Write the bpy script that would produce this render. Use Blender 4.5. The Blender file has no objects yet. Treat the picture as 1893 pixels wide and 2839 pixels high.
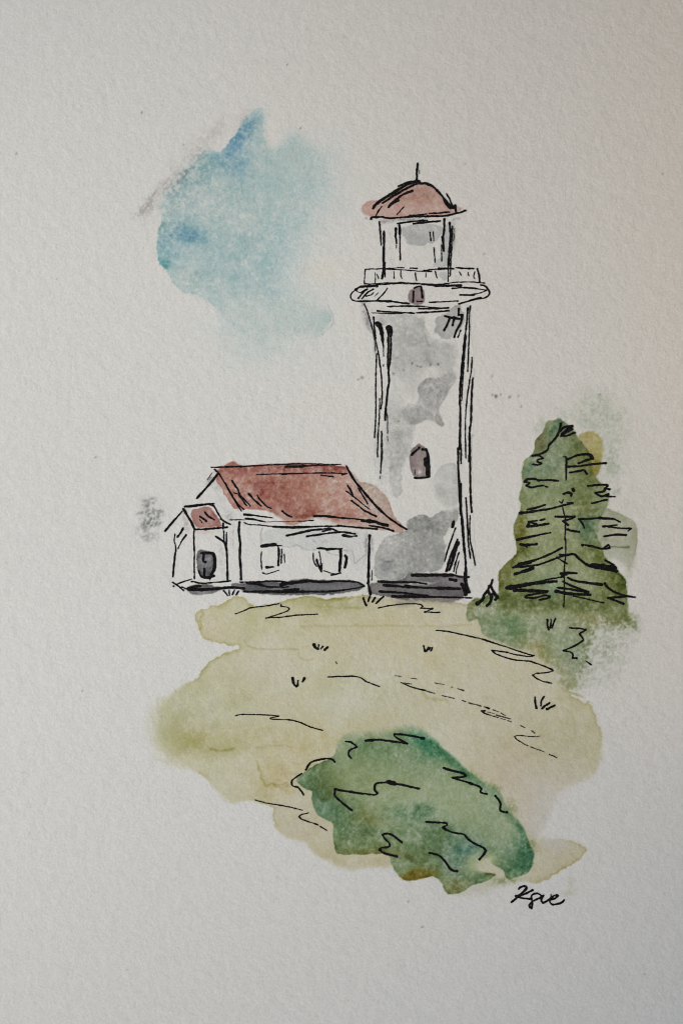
import bpy, math
import numpy as np
from mathutils import Vector

# ------------------------------------------------------------------ the sheet
# A small watercolour on a sheet of cold-pressed paper lying on a table. Positions on the sheet are
# written in drawing units (1893 across, 2839 down the visible part of the sheet); U metres per unit.
U = 0.160 / 1893.0
CX, CY = 946.5, 1419.5
G = 2                                   # pigment grid spacing in drawing units
GX0, GY0 = 0, 0
NX, NY = 1893 // G + 2, 2839 // G + 2

CROP = dict(A=(940, 420, 460 / 1568), B=(940, 800, 460 / 1568), C=(940, 1200, 460 / 1568), D=(440, 1250, 400 / 1568),
            E=(780, 1250, 380 / 1568), F=(1370, 1080, 430 / 1568), G=(1270, 1440, 530 / 1568), H=(360, 260, 600 / 1568),
            I=(760, 1980, 480 / 1568), J=(1140, 1980, 520 / 1568), K=(380, 1620, 520 / 1568), L=(840, 1620, 520 / 1568),
            M=(1390, 2430, 200 / 1568), N=(1280, 1890, 300 / 1568), Q=(360, 1340, 120 / 1086), R=(1500, 900, 393 / 924),
            O=(0, 0, 1893 / 1568), P=(0, 0, 1.0))


def pts(text):
    """'A x,y x,y,s B x,y' -> [(X, Y, s)] in drawing units; a letter switches the local frame, s is edge softness."""
    out, c = [], CROP['P']
    for t in text.split():
        if t in CROP:
            c = CROP[t]
            continue
        v = [float(a) for a in t.split(',')]
        out.append((c[0] + v[0] * c[2], c[1] + v[1] * c[2], v[2] if len(v) > 2 else None))
    return out


def bow(x, y):
    """Height of the sheet (metres) at drawing position: dome and upper right curl are made up to grade the light."""
    u = (x - CX) / 946.5
    v = (CY - y) / 1419.5
    return (-0.0017 * (u - 0.02) ** 2 - 0.0026 * (v + 0.05) ** 2 - 0.0024 * np.maximum(u + v - 0.55, 0) ** 2
            + 0.00010 * np.sin(3.1 * u + 1.3 * v) + 0.00008 * np.sin(4.3 * v - 2.2 * u + 1.0))


# ------------------------------------------------------------------ noise
def vnoise(X, Y, scale, seed):
    rs = np.random.RandomState(seed)
    L = rs.rand(256, 256).astype(np.float32)
    x, y = X / scale + 37.3, Y / scale + 11.7
    xi, yi = np.floor(x).astype(int), np.floor(y).astype(int)
    fx, fy = x - xi, y - yi
    fx, fy = fx * fx * (3 - 2 * fx), fy * fy * (3 - 2 * fy)
    xi0, yi0, xi1, yi1 = xi % 256, yi % 256, (xi + 1) % 256, (yi + 1) % 256
    a = L[yi0, xi0] * (1 - fx) + L[yi0, xi1] * fx
    b = L[yi1, xi0] * (1 - fx) + L[yi1, xi1] * fx
    return a * (1 - fy) + b * fy


def fbm(X, Y, scale, seed, octv=4, gain=0.55):
    """about -1..1"""
    t, amp, tot = 0, 1.0, 0
    c, s = math.cos(0.6), math.sin(0.6)
    for k in range(octv):
        t = t + amp * (vnoise(X, Y, scale, seed + k) - 0.5) * 2
        tot += amp
        amp *= gain
        scale *= 0.5
        X, Y = c * X - s * Y + 51, s * X + c * Y - 17
    return t / tot * 1.5


def sstep(a, b, x):
    t = np.clip((x - a) / (b - a), 0, 1)
    return t * t * (3 - 2 * t)


# ------------------------------------------------------------------ pigment field
def lin(c):
    c = np.asarray(c, dtype=np.float64) / 255.0
    return np.where(c <= 0.04045, c / 12.92, ((c + 0.055) / 1.055) ** 2.4)


PAPER_SEEN = lin((194, 193, 187))


def dens(rgb):
    """optical density of a wash that makes white paper look like rgb"""
    return -np.log(np.maximum(lin(rgb), 1e-4) / PAPER_SEEN)


gx = GX0 + np.arange(NX) * G
gy = GY0 + np.arange(NY) * G
GXX, GYY = np.meshgrid(gx.astype(np.float32), gy.astype(np.float32))
FIELD = np.zeros((NY, NX, 3), dtype=np.float32)     # density of the pigment in the paper
GRAN = fbm(GXX, GYY, 9, 501, 3, 0.75)               # paper tooth: pigment settles in the hollows
GRAN2 = fbm(GXX, GYY, 26, 531, 3, 0.6)
BLOT = fbm(GXX, GYY, 120, 561, 4, 0.55)
GRANF = fbm(GXX, GYY, 5, 591, 2, 0.8)
TOOTHF = np.clip(0.5 + 0.5 * (0.75 * fbm(GXX, GYY, 7, 577, 2, 0.8) + 0.35 * GRAN + 0.25 * GRAN2), 0, 1)
TOOTH = np.clip(0.5 + 0.5 * (0.65 * GRAN + 0.45 * GRAN2), 0, 1)


def chaikin(p, n=2):
    for _ in range(n):
        q = []
        for i in range(len(p)):
            a, b = p[i], p[(i + 1) % len(p)]
            q.append(tuple(0.75 * u + 0.25 * w for u, w in zip(a, b)))
            q.append(tuple(0.25 * u + 0.75 * w for u, w in zip(a, b)))
        p = q
    return p


def sdf(poly, pad):
    """signed distance (inside +), edge softness at the nearest edge point, and the grid window"""
    P = np.array([(a[0], a[1]) for a in poly])
    S = np.array([a[2] for a in poly])
    x0, y0 = P.min(0) - pad
    x1, y1 = P.max(0) + pad
    i0, i1 = max(0, int((x0 - GX0) / G)), min(NX, int((x1 - GX0) / G) + 2)
    j0, j1 = max(0, int((y0 - GY0) / G)), min(NY, int((y1 - GY0) / G) + 2)
    X, Y = GXX[j0:j1, i0:i1], GYY[j0:j1, i0:i1]
    best = np.full(X.shape, 1e9, np.float32)
    soft = np.zeros(X.shape, np.float32)
    ins = np.zeros(X.shape, bool)
    n = len(P)
    for k in range(n):
        (ax, ay), (bx, by) = P[k], P[(k + 1) % n]
        dx, dy = bx - ax, by - ay
        l2 = dx * dx + dy * dy + 1e-9
        t = np.clip(((X - ax) * dx + (Y - ay) * dy) / l2, 0, 1)
        d = (X - ax - t * dx) ** 2 + (Y - ay - t * dy) ** 2
        m = d < best
        best = np.where(m, d, best)
        soft = np.where(m, S[k] + t * (S[(k + 1) % n] - S[k]), soft)
        if ay != by:
            c = ((ay > Y) != (by > Y)) & (X < dx * (Y - ay) / dy + ax)
            ins ^= c
    sd = np.sqrt(best) * np.where(ins, 1, -1)
    return sd, soft, (slice(j0, j1), slice(i0, i1)), X, Y


MASK = {}


def wash(name, text, rgb, soft=3, jit=3, rim=0.35, rimw=5, blobs=(), blot=0.18, gran=0.14, dry=0.0, mode='over', amount=1.0, seed=0, cut=2, tint=(1, 1, 1)):
    rgb = tuple(c * t for c, t in zip(rgb, tint))
    blobs = [b[:4] + (tuple(c * t for c, t in zip(b[4], tint)),) + b[5:] for b in blobs]
    poly = [(a, b, soft if s is None else s) for a, b, s in pts(text)]
    poly = chaikin(poly, cut)
    sd, sf, win, X, Y = sdf(poly, 90)
    sd = sd + jit * (0.7 * fbm(X, Y, 34, 900 + seed, 4, 0.62) + 0.9 * fbm(X, Y, 12, 950 + seed, 3, 0.7)) \
        + np.minimum(sf, 60) * 0.35 * fbm(X, Y, 70, 970 + seed, 4, 0.6)
    m = sstep(-0.5, 0.5, sd / np.maximum(sf, 1.5))
    hard = np.clip(1 - (sf - 3) / 9, 0, 1)
    D = np.zeros(X.shape + (3,)) + dens(rgb)
    for b in blobs:
        (bx, by, _s), = pts(b[0])
        rx, ry, rot, col, amt = b[1:6]
        c, s = math.cos(math.radians(rot)), math.sin(math.radians(rot))
        wx, wy = X - bx + 12 * fbm(X, Y, 60, 77, 3), Y - by + 12 * fbm(X, Y, 60, 78, 3)
        u, v = (c * wx + s * wy) / rx, (-s * wx + c * wy) / ry
        w = amt * np.exp(-(u * u + v * v))
        w = np.clip(w * (1 + 0.5 * GRAN2[win] + 0.4 * GRAN[win]), 0, 1)[..., None]
        D = D * (1 - w) + dens(col) * w
    k = 1 + blot * BLOT[win] + blot * 0.6 * fbm(X, Y, 55, 640 + seed, 3) + gran * (1.2 * GRAN[win] + 0.7 * GRAN2[win] + 0.8 * GRANF[win])
    k = k + rim * hard * np.exp(-np.maximum(sd - 1, 0) / rimw) * (0.6 + 0.6 * vnoise(X, Y, 45, 700 + seed))
    D = D * np.maximum(k, 0.05)[..., None]
    if dry > 0:
        soft_zone = np.clip((sf - 6) / 20, 0, 1) * dry
        edge = 1 - sstep(0.0, 1.0, (sd / np.maximum(sf, 1.5)) * 0.5 + 0.35)
        th = sstep(-0.38, 0.38, TOOTHF[win] - 0.12 - 0.72 * edge)
        m = m * (1 - soft_zone * (1 - th))
    a = (m * amount)[..., None]
    if mode == 'add':
        FIELD[win] += (D * a).astype(np.float32)
    else:
        FIELD[win] = (FIELD[win] * (1 - a) + D * a).astype(np.float32)
    full = np.zeros((NY, NX), np.float32)
    full[win] = m
    MASK[name] = np.maximum(MASK.get(name, 0), full)


def line_stain(text, rgb, width=3.0, amount=0.6, soft=2.5, brk=0.0, seed=0):
    """a thin dried tide mark in a wash"""
    P = pts(text)
    P = smooth([(a, b) for a, b, _ in P], 6)
    x0, y0 = P.min(0) - 20
    x1, y1 = P.max(0) + 20
    i0, i1 = max(0, int(x0 / G)), min(NX, int(x1 / G) + 2)
    j0, j1 = max(0, int(y0 / G)), min(NY, int(y1 / G) + 2)
    win = (slice(j0, j1), slice(i0, i1))
    X, Y = GXX[win], GYY[win]
    X = X + 3 * fbm(X, Y, 22, 300 + seed, 3)
    Y = Y + 3 * fbm(X, Y, 22, 320 + seed, 3)
    best = np.full(X.shape, 1e9, np.float32)
    for k in range(len(P) - 1):
        (ax, ay), (bx, by) = P[k], P[k + 1]
        dx, dy = bx - ax, by - ay
        t = np.clip(((X - ax) * dx + (Y - ay) * dy) / (dx * dx + dy * dy + 1e-9), 0, 1)
        best = np.minimum(best, (X - ax - t * dx) ** 2 + (Y - ay - t * dy) ** 2)
    w = amount * np.exp(-best / (width * width)) * np.clip(1 - brk * (1 - TOOTH[win]) * 2, 0, 1)
    FIELD[win] += (dens(rgb) * w[..., None]).astype(np.float32)


def dab(text, rx, ry, rot, rgb, amount, dry=0.6, seed=0):
    """a soft or dry-brushed smudge"""
    (bx, by, _), = pts(text)
    r = max(rx, ry) * 2.2
    i0, i1 = max(0, int((bx - r) / G)), min(NX, int((bx + r) / G) + 2)
    j0, j1 = max(0, int((by - r) / G)), min(NY, int((by + r) / G) + 2)
    win = (slice(j0, j1), slice(i0, i1))
    X, Y = GXX[win] - bx, GYY[win] - by
    X = X + 0.25 * rx * fbm(GXX[win], GYY[win], rx * 0.8, 400 + seed, 3)
    Y = Y + 0.25 * ry * fbm(GXX[win], GYY[win], ry * 0.8, 430 + seed, 3)
    c, s = math.cos(math.radians(rot)), math.sin(math.radians(rot))
    u, v = (c * X + s * Y) / rx, (-s * X + c * Y) / ry
    w = np.exp(-(u * u + v * v) ** 1.4)
    th = sstep(0.30, 0.85, TOOTHF[win] + 0.22 * (w - 0.5))
    w = amount * w * ((1 - dry) + dry * 1.7 * th)
    FIELD[win] += (dens(rgb) * w[..., None]).astype(np.float32)


def smooth(P, step=3.0):
    P = np.array(P, float)
    if len(P) < 3:
        L = np.hypot(*(P[1] - P[0]))
        n = max(2, int(L / step) + 1)
        return P[0] + (P[1] - P[0]) * np.linspace(0, 1, n)[:, None]
    Q = np.vstack([2 * P[0] - P[1], P, 2 * P[-1] - P[-2]])
    out = []
    for i in range(1, len(Q) - 2):
        p0, p1, p2, p3 = Q[i - 1:i + 3]
        n = max(2, int(np.hypot(*(p2 - p1)) / step) + 1)
        t = np.linspace(0, 1, n, endpoint=False)[:, None]
        m1, m2 = 0.42 * (p2 - p0), 0.42 * (p3 - p1)
        out.append((2 * t ** 3 - 3 * t ** 2 + 1) * p1 + (t ** 3 - 2 * t ** 2 + t) * m1 + (-2 * t ** 3 + 3 * t ** 2) * p2 + (t ** 3 - t ** 2) * m2)
    out.append(P[-1:])
    return np.vstack(out)


TT = (.91, .945, .94)
# ------------------------------------------------------------------ the washes, in the order they were laid
SKY = ("H 940,80,14 880,120,16 815,190,14 765,290,6 700,370,4 655,425,8 545,405,30 455,480,34 375,580,34 300,675,32 240,770,24 214,860,18 "
       "235,930,4 195,1030,4 182,1110,4 203,1170,3 203,1222,2 270,1283,2 300,1345,3 330,1400,3 390,1443,4 490,1458,4 545,1500,5 625,1555,6 "
       "640,1640,70 700,1790,100 900,1880,110 1200,1800,90 1395,1735,6 1472,1640,3 1440,1545,8 1320,1480,90 1130,1400,110 1180,1100,130 1330,900,130 1470,700,130 "
       "1430,480,90 1330,390,80 1240,270,60 1160,230,50 1070,400,40 1010,400,30 975,330,24 965,200,16 975,100,14")
wash('sky', SKY, (169, 186, 184), tint=(.945, .955, .95), jit=4, rim=0.30, rimw=7, blot=0.40, gran=0.30, dry=0.45, seed=1, blobs=[
    ('H 1300,600', 120, 200, 20, (187, 194, 189), 0.9), ('H 1350,1150', 130, 220, 0, (192, 195, 190), 0.95),
    ('H 1000,1720', 230, 90, 0, (188, 193, 188), 0.95), ('H 1150,1600', 130, 90, 0, (189, 194, 190), 0.8),
    ('H 700,1200', 130, 140, 0, (164, 182, 182), 0.6), ('H 520,700', 90, 120, 30, (152, 173, 172), 0.6),
    ('H 830,900', 130, 110, 0, (163, 182, 180), 0.6), ('H 400,1330', 70, 40, 20, (164, 180, 175), 0.6),
    ('H 790,330', 20, 44, 38, (92, 135, 160), 0.95), ('H 730,400', 20, 36, 38, (104, 146, 168), 0.85), ('H 850,250', 18, 32, 25, (118, 152, 166), 0.8),
    ('H 780,480', 36, 40, 0, (140, 167, 178), 0.7), ('H 310,1010', 26, 22, 0, (90, 132, 150), 0.8), ('H 430,1030', 34, 22, 0, (100, 140, 158), 0.8),
    ('H 340,1060', 50, 40, 0, (135, 165, 172), 0.6), ('H 225,1205', 14, 24, 30, (98, 148, 150), 0.85), ('H 225,960', 20, 36, 20, (120, 155, 155), 0.7),
    ('H 920,120', 22, 24, 30, (160, 182, 186), 0.5)])
for i, (p, rx, ry, rot, a) in enumerate([('H 120,790', 12, 60, 42, .9), ('H 95,850', 10, 34, 42, .55), ('H 160,850', 9, 40, 42, .45), ('H 200,700', 14, 46, 42, .4),
                                  ('H 300,660', 16, 66, 42, .6), ('H 400,560', 16, 60, 42, .45), ('H 520,380', 26, 60, 42, .45), ('H 640,260', 22, 46, 40, .3),
                                  ('H 380,460', 30, 70, 42, .28), ('H 820,170', 16, 40, 36, .35)]):
    dab(p, rx, ry, rot, (152, 149, 145), a * 0.4, 0.8, i)
line_stain('H 1390,1740 1440,1690 1472,1640 1455,1570 1430,1530', (165, 172, 168), 2.2, 0.7, seed=3)
for k, (t, a) in enumerate([('H 80,830 130,770 200,690', 1.0), ('H 70,860 130,800', .6), ('H 90,900 170,830', .5), ('H 190,700 260,640 330,570', .5), ('H 300,520 400,450 480,400', .45), ('H 240,690 330,630 430,540', .7), ('H 500,370 560,330 640,270', .4)]):
    line_stain(t, (140, 136, 132), 3, a * .8, brk=.9, seed=200 + k)
line_stain('H 1568,800 1480,880 1400,950', (185, 186, 182), 2, 0.5, brk=.6, seed=4)
dab('H 950,1850', 200, 80, 0, (186, 191, 186), 0.6, 0.45, 21)
dab('H 1300,900', 110, 190, 25, (186, 191, 187), 0.5, 0.4, 23)
dab('H 1180,1060', 90, 150, 10, (186, 191, 187), 0.7, 0.35, 27)
dab('H 1200,1350', 100, 80, 0, (188, 192, 187), 0.6, 0.35, 28)
dab('H 1380,560', 70, 100, 0, (184, 190, 187), 0.6, 0.45, 24)
dab('H 350,740', 70, 40, -42, (172, 178, 174), 0.6, 0.6, 25)
dab('H 520,560', 40, 50, 40, (160, 174, 172), 0.5, 0.6, 26)
dab('H 500,1640', 130, 50, 0, (190, 194, 192), 0.5, 0.4, 22)

GROUND = ("K 475,262 492,228 545,214 600,198 622,176 680,186 760,126 800,102 850,95 910,114 934,170 985,184 1080,180 1180,160 1230,135 1330,115 1400,95 1500,110 "
          "L 200,130 330,108 450,92 530,84 600,104,6 740,112,10 1000,130,8 1290,152 1380,168 G 330,640,20 700,680,30 800,900,30 820,1000,30 800,1250,14 830,1380,6 925,1410 1045,1465 1066,1530 "
          "O 1300,1592 1348,1603 1364,1640 1386,1690,8 1382,1742,14 1350,1790,20 1300,1808,26 1262,1850,40 1248,1890,40 1232,1925,26 J 1270,1035,10 1400,1085 1470,1130 1460,1165 1390,1240 1290,1285 1180,1370,4 1050,1415,5 "
          "960,1400,10 860,1392,10 800,1395,10 740,1470,40 560,1530,34 400,1525,20 310,1510,6 240,1380,8 I 1240,1440,30 1060,1385,16 720,1410,14 600,1370,20 480,1320,20 400,1295,16 330,1215,20 270,1160,14 150,1130,14 "
          "50,1080,10 0,985,5 K 1180,2035,5 1135,1970,5 1150,1875,4 1130,1850,6 960,1815,10 740,1822,18 640,1725,14 590,1640,7 545,1612,5 490,1558,10 380,1540,26 220,1460,60 130,1330,70 130,1200,70 160,1050,50 270,920,26 400,830,16 "
          "480,800,6 525,770,4 550,700 610,640 700,592 800,562 866,535,2 855,505,2 740,496 640,484 560,448 520,390 505,330 490,290")
wash('ground', GROUND, (196, 188, 156), tint=(.915, .938, .97), jit=4, rim=1.7, rimw=4, blot=0.28, gran=0.10, seed=2, blobs=[
    ('K 650,950', 150, 130, 0, (188, 182, 147), 0.8), ('K 350,1180', 80, 60, 0, (176, 170, 128), 0.8), ('K 420,1320', 120, 34, 12, (166, 158, 104), 0.75), ('K 720,1370', 90, 20, -3, (152, 146, 86), 0.85),
    ('K 850,1310', 150, 30, -3, (178, 168, 118), 0.7), ('K 1150,1600', 60, 66, 20, (184, 166, 116), 0.85), ('K 1450,1350', 110, 50, 0, (190, 176, 128), 0.7), ('K 640,330', 50, 36, 0, (202, 186, 156), 0.8),
    ('K 900,280', 120, 40, 0, (190, 184, 146), 0.7), ('L 100,250', 130, 40, 0, (192, 182, 142), 0.6), ('K 1050,680', 70, 56, 0, (200, 190, 164), 0.7), ('K 800,1550', 110, 60, 0, (192, 184, 148), 0.7),
    ('L 900,500', 260, 90, 8, (198, 187, 152), 0.8), ('L 600,900', 200, 80, 5, (194, 188, 156), 0.6), ('J 900,500', 120, 110, 20, (196, 182, 154), 0.8), ('J 1000,850', 80, 110, 0, (197, 184, 160), 0.85), ('J 1200,550', 90, 70, 0, (196, 186, 160), 0.8),
    ('J 1300,180', 90, 110, 0, (188, 180, 144), 0.8), ('J 1150,1200', 110, 60, 0, (190, 178, 140), 0.8), ('I 400,1250', 110, 40, 10, (192, 182, 146), 0.8), ('I 850,1350', 130, 20, 0, (192, 181, 146), 0.8), ('I 250,1000', 90, 60, 0, (196, 184, 158), 0.7),
    ('J 560,1500', 90, 30, 0, (197, 190, 172), 0.85), ('J 850,1450', 60, 30, 0, (194, 188, 165), 0.8), ('J 1150,850', 60, 90, 0, (198, 190, 172), 0.9), ('J 1230,950', 40, 60, 0, (197, 190, 174), 0.9),
    ('K 1600,130', 90, 30, 0, (170, 164, 116), 0.7), ('K 230,1150', 60, 100, 10, (188, 184, 150), 0.6), ('K 1240,1900', 70, 40, 0, (192, 184, 152), 0.6), ('L 1000,140', 120, 10, 2, (165, 155, 140), 0.7)])
for k, (t, w, a) in enumerate([('L 0,350 300,348 700,345 1100,352 1400,340', 4, .35), ('L 100,185 300,195 520,205', 4, .4), ('K 900,470 930,515 1000,540 1150,547 1350,540', 3, .45),
                        ('K 1350,570 1370,610 1420,635 1470,620', 3, .35), ('K 1000,1480 1020,1560 1050,1640 1090,1690 1130,1670 1180,1690 1250,1660', 4, .7), ('K 620,1380 700,1392 800,1375', 5, .9),
                        ('K 530,300 545,350 520,380', 3, .8), ('K 540,210 560,250 530,280', 3, .6), ('I 0,640 50,660 120,640', 5, .6), ('L 1000,905 1060,960 1200,970', 6, .4),
                        ('K 1000,1360 1200,1350 1400,1380', 4, .3)]):
    line_stain(t, (150, 142, 98), w * 0.75, a * 0.9, brk=0.3, seed=20 + k)

MEADOW = ("G 92,660 190,640 330,600 700,560 1200,600 1390,660 1385,780,10 1440,800,30 1460,880,40 1330,900,40 1180,880,40 1110,960,26 1060,1060,30 1080,1150,30 1040,1240,30 1010,1330,40 940,1410,20 840,1390,16 810,1300,22 790,1230,24 700,1160,24 600,1075,20 480,1065,12 "
          "330,1010,10 195,960,7 182,880,3 160,802,3 110,832 80,830 60,765")
wash('grass', MEADOW, (146, 150, 118), tint=(.945, .965, .965), jit=4, rim=0.3, blot=0.25, gran=0.28, dry=0.7, seed=3, blobs=[
    ('G 120,760', 40, 34, 0, (132, 138, 106), 0.8), ('G 310,680', 40, 26, 0, (108, 138, 112), 0.85), ('G 480,840', 70, 60, 0, (132, 144, 108), 0.8), ('G 380,900', 50, 50, 0, (122, 142, 110), 0.7), ('G 700,690', 210, 22, 0, (104, 104, 54), 0.85), ('G 1100,700', 90, 30, 0, (118, 116, 66), 0.85),
    ('G 1060,790', 40, 26, 0, (150, 130, 78), 0.6), ('G 720,780', 110, 22, 0, (140, 152, 120), 0.5), ('G 640,1060', 36, 24, 30, (150, 130, 78), 0.6), ('G 690,1130', 40, 30, 30, (150, 144, 94), 0.7), ('G 850,1300', 50, 50, 0, (156, 152, 112), 0.85),
    ('G 950,1120', 56, 60, 0, (138, 148, 124), 0.7), ('G 880,950', 80, 70, 0, (146, 154, 124), 0.7), ('G 1250,770', 70, 30, 0, (136, 138, 98), 0.8), ('G 1130,830', 60, 40, 0, (150, 150, 116), 0.6)])
for i, (p, rx, ry, rot, a) in enumerate([('G 1200,1000', 70, 60, 0, .55), ('G 1320,930', 60, 40, -20, .6), ('G 1130,1150', 50, 70, 0, .55), ('G 1270,1150', 60, 60, 0, .35), ('G 1100,1290', 60, 50, 0, .4), ('G 1400,830', 30, 40, 0, .7)]):
    dab(p, rx, ry, rot, (166, 171, 156), a * 0.7, 0.8, 40 + i)

# grey-green dry smudges round the tree's top and its pale side
for i, (p, rx, ry, rot, a) in enumerate([('F 950,150', 70, 44, 10, .55), ('F 1080,300', 60, 60, 0, .5), ('F 800,280', 70, 22, 20, .45), ('F 1180,650', 24, 50, 20, .6), ('F 1200,800', 24, 40, -20, .6), ('F 1230,1030', 10, 10, 0, 1.2),
                                  ('F 470,360', 20, 30, 30, .6), ('F 1200,450', 70, 90, 0, .35), ('F 1130,900', 40, 60, 0, .35), ('F 1350,1150', 50, 50, 0, .2)]):
    dab(p, rx, ry, rot, (158, 168, 152), a * 0.6, 0.65, 60 + i)

SIDE = "F 1080,1180 1220,1238 1330,1285 1420,1340 1442,1400 1446,1520 G 1464,250 1440,330,8 1425,420,20 1390,480,24 1370,400,20 1300,330,14 1200,340,14 1000,340 1000,100"
wash('crown', SIDE, (158, 161, 140), tint=(.975, .975, .985), jit=2, rim=0.35, blot=0.15, gran=0.16, seed=5, dry=.8, blobs=[('G 1330,330', 60, 30, 0, (176, 180, 164), 0.8), ('G 1300,60', 60, 40, 0, (152, 156, 130), 0.5)])
YEL = "F 830,470 920,428 985,415,5 1050,450 1092,500 1096,600 1078,760,6 1050,850 1000,900 850,900"
wash('crown', YEL, (172, 166, 128), tint=(.97, .99, .97), jit=2, rim=0.2, blot=0.2, gran=0.16, seed=6, blobs=[('F 970,820', 30, 50, 0, (132, 124, 66), 0.9), ('F 1040,480', 26, 26, 0, (160, 148, 96), 0.6), ('F 940,560', 20, 50, 0, (158, 140, 104), .5)])
CROWN = ("F 655,280 700,312 760,362 822,432 880,520 940,605 975,690 985,830 1050,925 1082,960 1140,1010 1152,1090 1152,1180 1115,1215 1060,1330,8 1040,1520,6 G 1170,170,8 1190,280 1225,340 1290,400 1322,440 1372,500 1382,560 1382,620 1392,690 1385,760,14 1200,790,20 "
         "900,740,30 600,780,40 330,760,30 340,640 330,500 328,430 360,385 430,330 490,282 470,200 455,100 F 192,1410 215,1320 264,1230 270,1170 250,1080 264,1020 290,930 270,860 280,780 310,710 372,660 410,600 410,520 440,470 500,420 510,360 545,305 600,320")
wash('crown', CROWN, (146, 149, 112), tint=TT, jit=2.5, rim=0.35, rimw=5, blot=0.13, gran=0.22, seed=7, blobs=[
    ('F 640,330', 16, 34, 25, (62, 96, 68), 0.77), ('F 590,390', 12, 34, 15, (58, 92, 72), 0.77), ('F 500,560', 26, 22, 40, (96, 102, 64), 0.68), ('F 700,360', 30, 20, 40, (72, 92, 64), 0.68),
    ('F 360,800', 10, 34, 0, (64, 100, 86), 0.77), ('F 850,540', 60, 50, 45, (110, 118, 78), 0.68), ('F 620,700', 56, 60, 0, (124, 136, 110), 0.68), ('F 500,820', 60, 40, 0, (122, 136, 114), 0.59),
    ('F 960,830', 26, 50, 0, (108, 108, 60), 0.72), ('F 930,1050', 40, 90, 0, (116, 120, 74), 0.68), ('F 880,1000', 50, 60, 0, (122, 128, 88), 0.51), ('F 940,1220', 20, 30, 0, (98, 100, 52), 0.68),
    ('F 960,1400', 24, 44, 0, (92, 112, 86), 0.72), ('G 1085,110', 28, 36, 0, (90, 112, 82), 0.72), ('G 510,60', 18, 44, 0, (110, 106, 54), 0.72), ('F 260,1400', 22, 50, 0, (112, 106, 52), 0.72), ('G 1120,280', 46, 34, 0, (108, 114, 62), 0.68),
    ('G 1310,510', 44, 40, 20, (78, 86, 36), 0.77), ('G 1250,460', 40, 26, 20, (98, 104, 56), 0.68), ('G 390,450', 34, 44, 30, (114, 110, 56), 0.68), ('G 500,310', 30, 18, -30, (90, 92, 42), 0.68), ('G 430,600', 60, 34, 0, (114, 120, 76), 0.59),
    ('G 380,540', 20, 44, 0, (104, 104, 54), 0.51), ('G 770,550', 26, 26, 0, (126, 148, 128), 0.68), ('G 1030,470', 50, 50, 0, (150, 156, 124), 0.42), ('G 700,690', 220, 22, 0, (96, 104, 60), 0.68), ('G 1150,680', 90, 30, 0, (110, 116, 72), 0.68),
    ('G 640,440', 70, 40, 0, (134, 146, 110), 0.51), ('F 1100,1130', 30, 50, 0, (138, 148, 120), 0.51), ('F 400,1060', 60, 60, 0, (134, 142, 106), 0.51), ('F 640,1010', 60, 44, 0, (140, 148, 114), 0.51), ('F 440,520', 22, 26, 30, (120, 112, 78), 0.59)])
line_stain('G 1240,225 1330,228 1400,224', (120, 128, 104), 2.5, .9, seed=70)
line_stain('F 1020,870 1060,950 1150,1010 1160,1100', (140, 140, 110), 2.5, .5, seed=71)

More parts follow.
